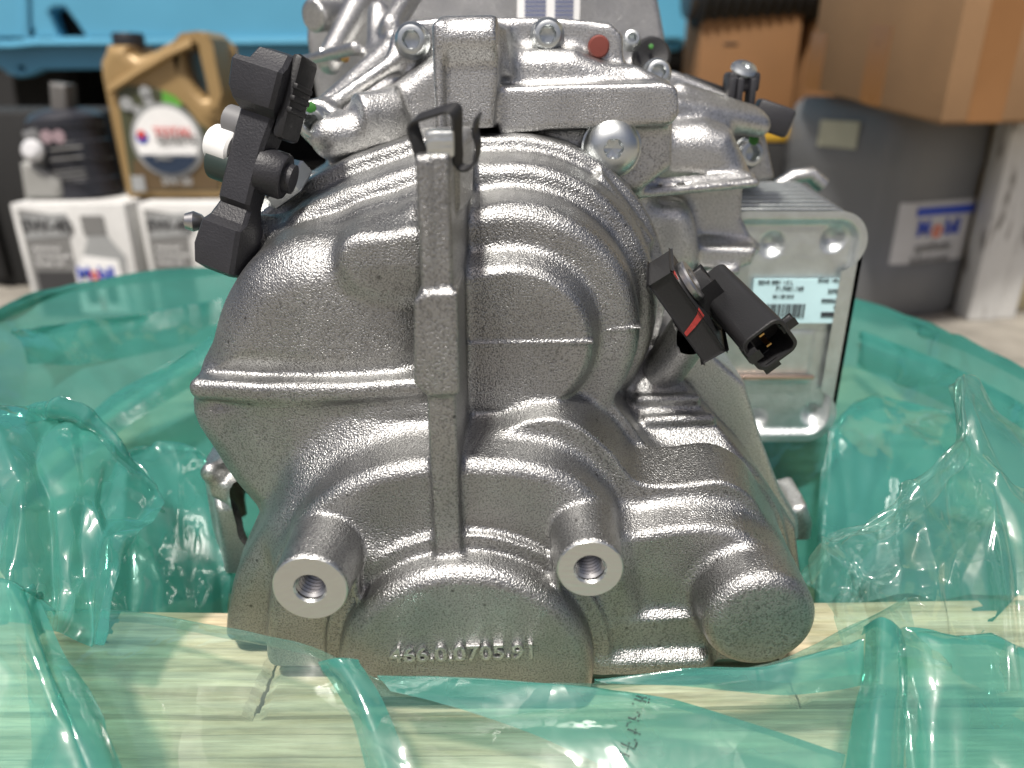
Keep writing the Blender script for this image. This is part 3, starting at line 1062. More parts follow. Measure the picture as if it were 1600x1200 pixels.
# sump down to the crate bearers
gext([(430, 900), (1190, 900), (1180, 1020), (440, 1020)], 0.36, 0.22, 0.01, 0.006)
HOUSE = link('main_housing', G.mesh('main_housing'), M_castb, GEAR)
del G.F


# bolts
def bolt(px, py, Y, rad, axis=(0, -1, 0), flange=True, green=False, hh=0.007, socket=0.45):
    c = P(px, py, Y)
    prof = []
    if flange:
        prof += [(rad, 0.0), (rad, 0.0012), (rad * 0.92, 0.002)]
    prof += [(rad * 0.90, hh * 0.45), (rad * 0.86, hh * 0.75), (rad * 0.74, hh * 0.95), (rad * 0.6, hh), (rad * (socket + 0.04), hh),
             (rad * socket, hh * 0.94, 0.04), (rad * socket * 0.92, hh * 0.15, 0.06), (rad * 0.12, hh * 0.08), (0.0002, hh * 0.08)]
    o = lathe('bolt', prof, c, axis, M_zinc, GEAR, 48)
    if green:
        a = Vector(axis).normalized()
        lathe('paint_mark', [(rad * 0.34, 0), (rad * 0.34, 0.0008), (rad * 0.2, 0.0012)], c + a * (hh * 0.82) + Vector((0, 0, rad * 0.8)), a, M_green, o, 10)
    return o


bolt(645, 64, 0.374, 0.0082, (0, -1, 0.05))
bolt(855, 56, 0.374, 0.0078, (0, -1, 0.05))
bolt(1025, 116, 0.392, 0.0072, (0, -1, 0.15))
bolt(496, 192, 0.354, 0.0078, (-0.15, -1, 0.05), green=True)
bolt(1166, 240, 0.428, 0.0088, (0.25, -1, 0.1), green=True)
bolt(985, 66, 0.43, 0.0052, (0, -1, 0.3))
q_ = 0.0124
lathe('filler_plug', [(q_ * 1.06, -0.002), (q_ * 1.06, 0.0004), (q_, 0.0008), (q_ * 0.99, 0.0024), (q_ * 0.93, 0.0044), (q_ * 0.80, 0.0064), (q_ * 0.62, 0.0078), (q_ * 0.42, 0.0086), (q_ * 0.34, 0.0087, 0.04),
      (q_ * 0.31, 0.0080, 0.12), (q_ * 0.30, 0.0040, 0.14), (q_ * 0.05, 0.0032), (0.0002, 0.0032)], P(955, 231, 0.340), (0.0, -1, 0.02), M_zinc, GEAR, 60)
lathe('rubber_cap', [(0.0050, 0), (0.0050, 0.0012), (0.0042, 0.0022), (0.0002, 0.0024)], P(935, 73, 0.3745), (0, -1, 0), M_maroon, GEAR, 24)
o = lathe('rubber_ring', [(0.0105, 0), (0.0105, 0.004), (0.0085, 0.006), (0.006, 0.0055), (0.0002, 0.004)], P(1016, 92, 0.44), (0, -1, 0.3), M_black, GEAR, 28)
lathe('paint_mark', [(0.0013, 0), (0.0013, 0.001), (0.0002, 0.0012)], P(1017, 73, 0.434), (0, -1, 0.3), M_green, o, 10)
# little breather spring with brass end on the left
pts = [P(502, 82, 0.44).lerp(P(532, 90, 0.437), k / 60) for k in range(61)]
pts = [p + Vector((0, math.cos(k * 1.05) * 0.0022, math.sin(k * 1.05) * 0.0022)) for k, p in enumerate(pts)]
tube('coil_spring', pts, 0.0006, M_steel, GEAR, 6)
lathe('brass_ball', [(0.0002, 0), (0.0018, 0.0006), (0.0024, 0.0024), (0.0018, 0.0042), (0.0002, 0.0048)], P(532, 90, 0.437), (1, 0, -0.1), M_brass, GEAR, 16)
# printed paper sticker on the bell housing
A0, A1 = P(808, 34, 0.47), P(905, 40, 0.47)
st = box('sticker', (A0 + A1) / 2 + Vector((0, 0, 0.014)), (A1.x - A0.x, 0.0008, 0.034), M_white, GEAR)
M_ink = plain('grey_blue_ink', (0.12, 0.14, 0.24), 0.6)
bm = bmesh.new()
for k in range(14):
    zz = A0.z - 0.001 + k * 0.0022
    for (u0, u1) in ((0.12, 0.46), (0.60, 0.90)):
        box_bm(bm, (A0.x + (A1.x - A0.x) * (u0 + u1) / 2, A0.y - 0.0007, zz), ((A1.x - A0.x) * (u1 - u0), 0.0004, 0.0012))
from_bm('printed_lines', bm, M_ink, st, False)

# spring clip over the top of the rib
wd = Vector((0.42, 0.62, 0.42))
raw = [(659, 246, .229), (652, 222, .229), (645, 199, .229), (647, 188, .229), (660, 182, .229), (685, 174, .229), (702, 169, .229), (711, 171, .229), (714, 182, .229), (714, 212, .229), (715, 244, .229),
       (718, 258, .230), (726, 263, .230), (737, 260, .230), (744, 248, .230), (747, 226, .230), (743, 206, .230), (744, 192, .230), (748, 179, .230)]
pts = [Vector(q) for q in catmull([P(*q) for q in raw], 5)]
nw = len(pts)
strip('spring_clip', pts, wd, [0.0052 if k < nw * 0.56 else max(0.0030, 0.0052 - (k - nw * 0.56) * 0.0006) for k in range(nw)], 0.0008, M_spring, GEAR)
# bright cut end of the rib under the clip
box('rib_cap', P(689, 224, 0.2285) + Vector((0, 0.003, 0)), (0.0082, 0.012, 0.0075), M_mach, GEAR, bevel=0.0008)

# ------------------------------------------------------------------ black actuator on the left
def obj_axes(p0, p1, toward):
    """axes: x across, y = toward viewer-ish depth, z along p0->p1"""
    z = (p1 - p0).normalized()
    y = (Vector(toward) - z * z.dot(Vector(toward))).normalized()
    x = y.cross(z).normalized()
    return x, y, z


ACT = empty('position_sensor', (0, 0, 0)); ACT.parent = GEAR; ACT.location = -root_loc(GEAR)
pA, pB = P(334, 425, 0.290), P(420, 72, 0.304)
ax = obj_axes(pA, pB, (0.30, 1, 0.0))
u = lambda t, a=0, b=0: pA.lerp(pB, t) + ax[0] * a + ax[1] * b
# one moulded bar: sections (t, half width left, half width right, front, back) swept from foot to head
secs = [(0.00, -.0060, .0070, .002, .010), (0.02, -.0088, .0092, -.002, .014), (0.10, -.0098, .0095, -.0035, .015), (0.215, -.0088, .0085, -.0035, .015), (0.245, -.0086, .0080, .0005, .014),
        (0.31, -.0072, .0072, .0025, .012), (0.335, -.0068, .0070, .0005, .012), (0.60, -.0066, .0076, .0000, .012), (0.72, -.0064, .0086, .0005, .013), (0.755, -.0080, .0098, -.004, .016),
        (0.80, -.0098, .0108, -.0055, .018), (0.905, -.0106, .0112, -.0060, .018), (0.925, -.0106, .0112, -.0045, .018), (0.93, -.0050, .0112, -.0040, .018), (0.985, -.0042, .0104, -.0010, .017), (1.0, -.0025, .0080, .004, .013)]
vs, fs = [], []
for (t, l, r_, f_, b_) in secs:
    c_ = 0.0014
    for a_, d_ in ((l + c_, f_), (r_ - c_, f_), (r_, f_ + c_), (r_, b_ - c_), (r_ - c_, b_), (l + c_, b_), (l, b_ - c_), (l, f_ + c_)):
        vs.append(u(t, a_, d_))
m = 8
fs = [(i * m + k, i * m + (k + 1) % m, (i + 1) * m + (k + 1) % m, (i + 1) * m + k) for i in range(len(secs) - 1) for k in range(m)]
fs.append(tuple(range(m))[::-1]); fs.append(tuple(range((len(secs) - 1) * m, len(secs) * m)))
mesh('sensor_body', vs, fs, M_blackg, ACT, True, 28)
# moulded side wall with ribs on the right of the head, foot rib
box('side_wall', u(0.83, 0.0118, 0.007), (0.0050, 0.014, 0.032), M_black, ACT, ax, 0.0022)
for k in range(3):
    box('side_rib', u(0.78 + 0.05 * k, 0.0142, 0.006), (0.0022, 0.012, 0.0020), M_black, ACT, ax, 0.0004)
lathe('shaft_boss', [(0.0092, 0), (0.0092, 0.009), (0.0086, 0.010), (0.0060, 0.010), (0.0058, 0.013), (0.0002, 0.013)], u(0.50, 0.005, 0.007), ax[0] + ax[1] * 0.25, M_blackg, ACT, 28)
lathe('lever_pin', [(0.0070, 0), (0.0078, 0.001), (0.0078, 0.010), (0.0070, 0.011), (0.0002, 0.011)], u(0.54, -0.0185, 0.008), ax[0], M_white, ACT, 28)
lathe('lever_shank', [(0.0076, 0), (0.0076, 0.012), (0.0002, 0.012)], u(0.47, -0.0165, 0.009), ax[0], plain('dark_green_shank', (0.02, 0.035, 0.03), 0.5), ACT, 20)
lathe('connector_neck', [(0.006, 0), (0.006, 0.010), (0.0002, 0.010)], u(0.66, -0.0140, 0.008), ax[0], plain('grey_plastic', (0.16, 0.16, 0.165), 0.5), ACT, 20)
# steel nut between sensor and housing
nx = (P(488, 262, 0.325) - P(408, 318, 0.325)).normalized()
na = Vector((0.25, -0.2, 0)).cross(nx)
nut_axis = (Vector((-nx.z, 0, nx.x)) * 1.0 + Vector((0, -0.42, 0))).normalized()
lathe('hex_nut', [(0.0120, 0), (0.0128, 0.0008), (0.0128, 0.0062), (0.0120, 0.007), (0.0060, 0.007), (0.0058, 0.001), (0.0002, 0.001)], P(452, 296, 0.322), nut_axis, M_zinc, GEAR, 6)
lathe('ball_stud', [(0.0002, 0), (0.003, 0.0008), (0.0042, 0.004), (0.003, 0.0072), (0.0016, 0.0085), (0.0016, 0.016), (0.0002, 0.016)], P(286, 345, 0.305), (1, 0.25, -0.1), M_steel, ACT, 24)

# ------------------------------------------------------------------ black speed sensor on the right
SEN = empty('speed_sensor', (0, 0, 0)); SEN.parent = GEAR; SEN.location = -root_loc(GEAR)
b0, b1 = P(1038, 428, 0.286), P(1102, 520, 0.286)
bx = obj_axes(b0, b1, (0.0, 1, 0.35))
bm = bmesh.new()
box_bm(bm, b0.lerp(b1, 0.54), (0.0100, 0.023, (b1 - b0).length + 0.009), bx, 0.0012)
from_bm('mounting_plate', bm, M_black, SEN)
sa = (P(1086, 508, 0.300) - P(990, 640, 0.325)).normalized()
lathe('sensor_base', [(0.0090, -0.001), (0.0108, 0), (0.0108, 0.005), (0.0100, 0.006), (0.0002, 0.006)], P(1086, 508, 0.300), sa, M_black, SEN, 32)
w0 = P(1056, 436, 0.282)
tn = bx[0] if bx[0].x > 0 else -bx[0]             # outward normal of the plate (up right)
bc_ = b0.lerp(b1, 0.54)
top = bc_ + tn * 0.005
lathe('steel_bush', [(0.0078, -0.0002), (0.0084, 0.0006), (0.0084, 0.0026), (0.0078, 0.0034), (0.0044, 0.0034), (0.0042, 0.0006), (0.0002, 0.0006)], top - bx[2] * 0.0085, tn, M_steel, SEN, 32)
fy = bx[1] if bx[1].y < 0 else -bx[1]              # plate edge facing the viewer
eg = bc_ + fy * 0.0117
strip('paint_stripe', [eg + tn * 0.0056 + bx[2] * 0.0005, eg + tn * 0.0035 + bx[2] * 0.0020, eg + tn * 0.0005 + bx[2] * 0.0035, eg - tn * 0.0045 + bx[2] * 0.0055], bx[2], [0.0040, 0.0026, 0.0022, 0.0016], 0.0007, M_red, SEN)
strip('paint_stripe', [top - bx[2] * 0.0185 + fy * 0.0080, top - bx[2] * 0.0165 + fy * 0.0110], bx[2], 0.0024, 0.0007, M_red, SEN)
# connector: hollow rounded tube
k0, k1 = P(1118, 446, 0.304), P(1204, 540, 0.256)
kz = (k1 - k0).normalized()
kx, ky, kz = obj_axes(k0, k1, (0.25, 0.9, 0.55))
def ring(c, wx, wy, r, n=5):
    return [c + kx * a + ky * b for a, b in rrect(-wx / 2, wx / 2, -wy / 2, wy / 2, r, n)]
Lk = (k1 - k0).length
rows = [ring(k0, 0.0145, 0.0140, 0.003), ring(k0 + kz * 0.001, 0.0168, 0.0160, 0.0035), ring(k0 + kz * (Lk - 0.0004), 0.0182, 0.0174, 0.004), ring(k1, 0.0176, 0.0168, 0.004),
        ring(k1, 0.0154, 0.0146, 0.0032), ring(k1 - kz * 0.012, 0.0150, 0.0142, 0.003)]
vs = [p for r_ in rows for p in r_]
m = len(rows[0])
fs = [(i * m + k, i * m + (k + 1) % m, (i + 1) * m + (k + 1) % m, (i + 1) * m + k) for i in range(len(rows) - 1) for k in range(m)]
fs.append(tuple(range(m))[::-1]); fs.append(tuple(range((len(rows) - 1) * m, len(rows) * m)))
CON = mesh('connector', vs, fs, M_black, SEN)
bm = bmesh.new()
cax = (kx, ky, kz)
box_bm(bm, k0.lerp(k1, 0.30) + kx * 0.0075 + ky * -0.001, (0.0035, 0.008, Lk * 0.34), cax, 0.0008)
box_bm(bm, k0.lerp(k1, 0.6) + ky * -0.0080, (0.0060, 0.0020, Lk * 0.7), cax, 0.0006)
box_bm(bm, k1 - kz * 0.001 + ky * -0.0068 + kx * -0.002, (0.0032, 0.0042, 0.007), cax, 0.0005)
from_bm('latch_rails', bm, M_black, CON.parent)
bm = bmesh.new()
box_bm(bm, k1 - kz * 0.003 + kx * -0.0012 + ky * 0.0095, (0.0028, 0.0050, 0.0032), cax, 0.0006)
box_bm(bm, k1 - kz * 0.004 + kx * 0.0094 + ky * -0.004, (0.0030, 0.0050, 0.0060), cax, 0.0008)
from_bm('latch_tabs', bm, M_black, CON.parent)
box('sensor_neck', b0.lerp(b1, 0.58).lerp(k0.lerp(k1, 0.15), 0.5), (0.020, 0.013, 0.014), M_black, SEN, (kx, ky, kz), 0.001)
for s in (-1, 1):
    box('terminal_pin', k1 - kz * 0.008 + kx * 0.003 * s, (0.0008, 0.0020, 0.008), M_brass, SEN, cax)

# small black sensor with a white bolt at the top right
S2 = empty('pressure_sensor', (0, 0, 0)); S2.parent = GEAR; S2.location = -root_loc(GEAR)
c = P(1160, 150, 0.43)
bm = bmesh.new()
box_bm(bm, P(1158, 128, 0.43), (0.017, 0.014, 0.010), None, 0.002)
for q in (1140, 1152, 1172):
    box_bm(bm, P(q, 150, 0.424), (0.0035, 0.010, 0.018), None, 0.001)
from_bm('sensor_body', bm, M_blackg, S2)
box('connector', P(1205, 184, 0.425), (0.020, 0.022, 0.015), M_blackg, S2, (Vector((0.93, -0.2, -0.3)), Vector((0.2, 0.98, 0)), Vector((0.3, 0, 0.95))), 0.002)
box('bracket_arm', P(1105, 134, 0.44), (0.030, 0.010, 0.004), M_black, S2, (Vector((0.95, 0, -0.3)), Vector((0, 1, 0)), Vector((0.3, 0, 0.95))), 0.0008)
lathe('sensor_bolt', [(0.0072, 0), (0.0072, 0.001), (0.006, 0.0025), (0.003, 0.003), (0.0026, 0.0018, 0.12), (0.0002, 0.0018)], P(1162, 110, 0.428), (0.15, -0.55, 0.9), M_zinc, S2, 30)

# ------------------------------------------------------------------ oil cooler, a stack of pressed plates
COOL = empty('oil_cooler', (0, 0, 0)); COOL.parent = GEAR; COOL.location = -root_loc(GEAR)
M_plate = plain('brazed_steel_plate', (0.50, 0.53, 0.52), 0.36, 1.0, 0.08, 50, 0.2, 500)
cT, cB = P(1364, 330, 0.405), P(1302, 690, 0.405)
x1, zt_, zb_ = cT.x, cT.z, cB.z
x0 = x1 - 0.084
tilt = 0.10
npl = 15
dY = 0.0046
plate_me = None
for k in range(npl):
    ins = 0.0 if k % 2 == 0 else 0.0010
    if k < 2:
        o = solid('plate', [rrect(x0 + ins, x1 - ins, zb_ + ins, zt_ - ins, 0.017)], 0.0, 0.0032, M_plate, COOL, 0.0009)
        plate_me = (plate_me or []) + [o.data]
    else:
        o = bpy.data.objects.new('plate', plate_me[k % 2]); COL.objects.link(o); o.parent = COOL
    o.location = o.location * 0 + Vector((0, 0.405 + 0.011 + k * dY, tilt * k * dY))
# front face plate with raised rim and dimples: grid surface
nx_, nz_ = 72, 120
gxs = np.linspace(x0, x1, nx_)
gzs = np.linspace(zb_, zt_, nz_)
GX, GZ = np.meshgrid(gxs, gzs, indexing='ij')
w_, h_ = (x1 - x0) / 2, (zt_ - zb_) / 2
qx = np.abs(GX - (x0 + x1) / 2) - w_ + 0.017
qz = np.abs(GZ - (zb_ + zt_) / 2) - h_ + 0.017
dd = np.hypot(np.maximum(qx, 0), np.maximum(qz, 0)) + np.minimum(np.maximum(qx, qz), 0) - 0.017
Yg = 0.405 + 0.0035 * np.clip((dd + 0.0045) / -0.003, 0, 1)
def dimple(px, py, r, depth):
    global Yg
    c = P(px, py, 0.408)
    rr = np.hypot(GX - c.x, GZ - c.z)
    Yg = Yg + depth * np.clip(1 - (rr / r) ** 2, 0, 1) ** 1.3
for q in ((1206, 382), (1302, 374), (1270, 648), (1180, 655)):
    dimple(*q, 0.0075, 0.005)
# pressed rectangle with step
c0, c1 = P(1160, 600, 0.408), P(1276, 516, 0.408)
stp = np.clip(np.minimum(np.minimum(GX - c0.x + 0.02, c1.x - GX), np.minimum(GZ - c0.z, c1.z - GZ)) / 0.002, 0, 1)
Yg = Yg - 0.0006 * stp
idx = -np.ones(GX.shape, int)
ok = dd <= 0.0
vs = []
for i in range(nx_):
    for j in range(nz_):
        idx[i, j] = len(vs)
        # pull outside points back onto the rounded corner
        gx_, gz_ = GX[i, j], GZ[i, j]
        if dd[i, j] > 0:
            ccx = (x0 + x1) / 2 + math.copysign(w_ - 0.017, gx_ - (x0 + x1) / 2)
            ccz = (zb_ + zt_) / 2 + math.copysign(h_ - 0.017, gz_ - (zb_ + zt_) / 2)
            v = Vector((gx_ - ccx, gz_ - ccz)).normalized() * 0.017
            gx_, gz_ = ccx + v.x, ccz + v.y
        vs.append((gx_, Yg[i, j], gz_))
fs = [(idx[i, j], idx[i + 1, j], idx[i + 1, j + 1], idx[i, j + 1]) for i in range(nx_ - 1) for j in range(nz_ - 1)]
M_face = plain('stamped_cooler_face', (0.60, 0.63, 0.63), 0.45, 1.0, 0.1, 120, 0.25, 420)
mesh('front_face', vs, fs, M_face, COOL, True, 60)
# paper label with barcode
M_lab = plain('pale_blue_paper', (0.52, 0.74, 0.78), 0.55)
l0, l1 = P(1170, 505, 0.4055), P(1326, 436, 0.4055)
box('label', ((l0.x + l1.x) / 2, 0.4062, (l0.z + l1.z) / 2), (l1.x - l0.x, 0.001, l1.z - l0.z), M_lab, COOL)
M_print = plain('black_print', (0.03, 0.035, 0.04), 0.6)
bm = bmesh.new()
xx = P(1196, 490, 0.4055).x
zb2, zt2 = P(1196, 496, 0.4055).z, P(1196, 475, 0.4055).z
rnd = random.Random(3)
while xx < P(1256, 490, 0.4055).x:
    ww = rnd.choice((0.0004, 0.0007, 0.0010))
    box_bm(bm, (xx + ww / 2, 0.4053, (zb2 + zt2) / 2), (ww, 0.0004, zt2 - zb2))
    xx += ww + rnd.choice((0.0004, 0.0008))
box_bm(bm, (P(1297, 491, 0.4055).x, 0.4053, P(1297, 491, 0.4055).z), (0.0105, 0.0004, 0.0026))
from_bm('barcode', bm, M_print, COOL, False)
for body, q, s in (('BEHR 0001 1.2 L', (1212, 441), 0.0028), ('71.7401.160', (1234, 451), 0.0032), ('04.1.08 24.0', (1224, 463), 0.0024), ('55562 148.00', (1298, 438), 0.0026), ('22922', (1304, 455), 0.0030), ('0000651', (1298, 470), 0.0030), ('08.7', (1308, 480), 0.0022)):
    p = P(*q, 0.4053)
    text('label_text', body, p, s, M_print, COOL, 0.0002)
q0, q1 = P(1150, 590, 0.4045), P(1272, 590, 0.4045)
box('copper_edge', ((q0.x + q1.x) / 2, 0.4050, q0.z), (q1.x - q0.x, 0.003, 0.0026), plain('copper_braze', (0.62, 0.44, 0.36), 0.3, 1.0), COOL, bevel=0.0006)
# white pipe fitting behind the top of the cooler
tube('pipe_elbow', [P(1215, 292, 0.50), P(1240, 276, 0.50), P(1265, 272, 0.50), P(1285, 290, 0.50)], 0.005, M_castb, GEAR, 12)

# ------------------------------------------------------------------ wooden crate under the gearbox
CRATE = empty('wooden_crate', (0, 0.42, 0.0), 'low pale pine crate of ribbed boards under the gearbox and bag', 'crate')
WT = CAM_H - 0.226                 # top of the bearer boards


def ribbed_board(name, p0, p1, width, thick, ribs, parent, mat, depth=0.0016):
    """board from p0 to p1 (centre of top face), planed with lengthwise ribs on its top"""
    p0, p1 = Vector(p0), Vector(p1)
    d = (p1 - p0).normalized()
    s = Vector((d.y, -d.x, 0)).normalized()          # across
    prof = [(-width / 2, -thick), (-width / 2, -depth)]
    n = ribs
    pw = width / n
    for k in range(n):
        a = -width / 2 + k * pw
        prof += [(a + pw * 0.10, 0), (a + pw * 0.62, 0), (a + pw * 0.70, -depth), (a + pw * 0.98, -depth)]
    prof += [(width / 2, -thick)]
    vs, fs = [], []
    L = (p1 - p0).length
    m = len(prof)
    rows = [0.0, 0.004, L - 0.004, L]
    for i, t in enumerate(rows):
        for a, b in prof:
            bb = b - (0.0025 if i in (0, 3) and b > -thick else 0)
            vs.append(p0 + d * t + s * a + Vector((0, 0, bb)))
    for i in range(len(rows) - 1):
        for k in range(m):
            k2 = (k + 1) % m
            fs.append((i * m + k, (i + 1) * m + k, (i + 1) * m + k2, i * m + k2))
    fs.append(tuple(range(m))); fs.append(tuple(range((len(rows) - 1) * m, len(rows) * m))[::-1])
    return mesh(name, vs, fs, mat, parent, False)


# two blocks left and right behind, one long beam in front
xl = P(420, 1050, 0.235).x
ribbed_board('bearer_board', (-0.36, 0.248, WT + 0.004), (xl, 0.243, WT + 0.004), 0.058, 0.045, 8, CRATE, M_wood, 0.0011)
xr = P(1215, 1000, 0.25).x
ribbed_board('bearer_board', (xr, 0.250, WT + 0.004), (0.36, 0.256, WT + 0.004), 0.058, 0.045, 8, CRATE, M_wood, 0.0011)
ribbed_board('bearer_board', (xl + 0.0005, 0.2435, WT + 0.003), (xr - 0.0005, 0.2495, WT + 0.003), 0.058, 0.045, 8, CRATE, M_wood, 0.0011)
ribbed_board('front_beam', (-0.37, 0.185, WT), (0.37, 0.193, WT), 0.062, 0.05, 6, CRATE, M_wood, 0.0007)
# floor boards running left to right
for k in range(7):
    y = 0.20 + k * 0.085
    box('floor_board', (0, y, WT - 0.075), (0.74, 0.078, 0.018), M_wood, CRATE, bevel=0.0015)
# side and back boards
for k in range(1):
    for sx in (-1, 1):
        box('side_board', (sx * 0.372, 0.45, WT - 0.085 + k * 0.066), (0.018, 0.56, 0.060), M_woody, CRATE, bevel=0.0015)
    box('back_board', (0, 0.738, WT - 0.085 + k * 0.066), (0.76, 0.018, 0.060), M_wood, CRATE, bevel=0.0015)
for sx in (-1, 0, 1):
    box('skid', (sx * 0.31, 0.45, 0.037), (0.07, 0.6, 0.073), M_woody, CRATE, bevel=0.002)
for y in (0.40, 0.56):
    box('cross_bearer', (0, y, WT - 0.034), (0.22, 0.06, 0.064), M_wood, CRATE, bevel=0.002)

# ------------------------------------------------------------------ opened green plastic bag
BAG = empty('plastic_bag', (0, 0.42, 0.1), 'crumpled translucent teal plastic bag opened and pulled down around the gearbox', 'bag')
rng = np.random.RandomState(11)


def crease(U, V, n, amp, rs, sharp=1.0):
    """crumple made of flat facets: difference of two cell patterns is exactly piecewise linear"""
    def f1(dens):
        x0_, x1_, y0_, y1_ = U.min() - 1, U.max() + 1, V.min() - 1, V.max() + 1
        m = max(6, int((x1_ - x0_) * (y1_ - y0_) * dens))
        best = np.full(U.shape, 1e9)
        for q in range(m):
            a, b = rs.uniform(x0_, x1_), rs.uniform(y0_, y1_)
            best = np.minimum(best, (U - a) ** 2 + (V - b) ** 2)
        return best
    d = f1(n * 0.2) - f1(n * 0.2)
    d = d - d.mean()
    return amp * 0.9 * d / (np.abs(d).max() + 1e-6)


def patch(name, rows, nu, nv, mat, seed, amp, ncr=6, su=3.0, sv=3.0, world=False, sharp=0.8, ridge=None, fold=0.0):
    """film sheet through a grid of control points given as (px, py, Y)"""
    ctrl = [[np.array(p if world else P(*p)) for p in r] for r in rows]
    if fold:
        up = Vector((0, 0, 1))
        back = [p + np.array((0, fold * 0.9, -fold * 1.8)) for p in ctrl[0]]
        mid = [p + np.array((0, fold * 0.55, -fold * 0.25)) for p in ctrl[0]]
        ctrl = [back, mid] + ctrl
    rc = [catmull(r, nu) for r in ctrl]
    m = len(rc[0])
    cols = [catmull([rc[i][j] for i in range(len(rc))], nv) for j in range(m)]
    A = np.array(cols)                       # (m, k, 3)
    k = A.shape[1]
    du = np.gradient(A, axis=0)
    dv = np.gradient(A, axis=1)
    nrm = np.cross(du, dv)
    nrm /= np.linalg.norm(nrm, axis=2, keepdims=True) + 1e-9
    U, V = np.meshgrid(np.linspace(0, su, m), np.linspace(0, sv, k), indexing='ij')
    rs = np.random.RandomState(seed)
    disp = crease(U, V, ncr, amp, rs, sharp) + crease(U * 2.4, V * 2.4, ncr, amp * 0.34, rs, sharp)
    if ridge is not None:
        disp = disp + ridge(U / su, V / sv)
    A = A + nrm * disp[:, :, None]
    vs = A.reshape(-1, 3)
    fs = [(i * k + j, (i + 1) * k + j, (i + 1) * k + j + 1, i * k + j + 1) for i in range(m - 1) for j in range(k - 1)]
    return mesh(name, vs, fs, mat, BAG, True, 180)


# the wall of the bag standing round the crate, rim to bottom
cols = [
    [(-140, 570, .40), (-120, 650, .35), (-70, 800, .30), (60, 1010, .255)],
    [(0, 492, .50), (30, 570, .45), (90, 720, .38), (190, 975, .29)],
    [(110, 452, .56), (150, 540, .50), (200, 690, .43), (290, 940, .33)],
    [(330, 424, .64), (330, 520, .57), (330, 650, .48), (365, 930, .36)],
    [(650, 400, .74), (650, 480, .70), (650, 610, .60), (650, 790, .43)],
    [(1050, 400, .74), (1050, 480, .70), (1050, 610, .60), (1050, 790, .43)],
    [(1366, 484, .56), (1345, 560, .52), (1310, 690, .45), (1268, 920, .34)],
    [(1480, 524, .49), (1460, 600, .45), (1410, 720, .40), (1330, 950, .31)],
    [(1600, 582, .42), (1580, 660, .39), (1530, 780, .35), (1410, 980, .275)],
    [(1740, 660, .35), (1710, 740, .33), (1640, 870, .30), (1500, 1010, .25)],
]
rows = [[c[i] for c in cols] for i in range(4)]
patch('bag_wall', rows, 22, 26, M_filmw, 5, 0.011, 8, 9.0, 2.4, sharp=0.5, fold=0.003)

# long diagonal folds and inner layers of the wall
rows = [[(90, 690, .385), (150, 640, .41), (215, 596, .44), (330, 528, .49)], [(104, 706, .375), (165, 655, .40), (235, 612, .43), (340, 550, .48)], [(125, 722, .375), (185, 676, .40), (250, 632, .43), (345, 580, .48)]]
patch('wall_fold', rows, 12, 10, M_film, 61, 0.003, 6, 3.0, 1.0, fold=0.004)
rows = [[(20, 520, .455), (120, 505, .50), (240, 490, .55), (345, 470, .60)], [(30, 540, .445), (130, 535, .49), (240, 520, .54), (345, 505, .59)], [(40, 570, .44), (140, 565, .48), (250, 545, .53), (345, 530, .58)]]
patch('wall_fold', rows, 12, 10, M_film, 62, 0.004, 6, 4.0, 1.0, fold=0.003)
rows = [[(178, 725, .345), (215, 708, .355), (262, 700, .36), (306, 706, .36), (340, 735, .355)], [(165, 790, .32), (210, 780, .325), (262, 770, .33), (310, 775, .335), (345, 800, .335)], [(150, 900, .285), (205, 890, .29), (265, 880, .297), (315, 880, .305), (350, 900, .31)], [(140, 1010, .25), (200, 1000, .258), (265, 1000, .265), (320, 1000, .275), (355, 1010, .28)]]
patch('wall_layer', rows, 12, 14, M_film, 63, 0.008, 8, 2.4, 3.0, fold=0.003)
rows = [[(1308, 690, .40), (1326, 655, .41), (1372, 628, .42), (1450, 640, .42), (1540, 668, .41), (1640, 700, .39)], [(1284, 730, .37), (1315, 715, .375), (1372, 702, .38), (1450, 705, .38), (1540, 730, .375), (1640, 760, .36)], [(1276, 820, .335), (1310, 805, .335), (1370, 790, .34), (1450, 785, .34), (1540, 800, .335), (1640, 830, .32)], [(1265, 960, .28), (1300, 950, .28), (1360, 940, .28), (1450, 930, .28), (1540, 930, .28), (1640, 950, .27)]]
patch('wall_layer', rows, 12, 14, M_film, 64, 0.011, 8, 3.4, 2.6, fold=0.003)
rows = [[(1345, 520, .53), (1420, 545, .49), (1510, 585, .44), (1610, 640, .385)], [(1345, 545, .52), (1415, 570, .48), (1500, 610, .43), (1600, 665, .375)], [(1340, 575, .515), (1410, 600, .475), (1490, 640, .425), (1590, 695, .37)]]
patch('wall_fold', rows, 12, 10, M_film, 65, 0.005, 6, 4.0, 1.0, fold=0.003)

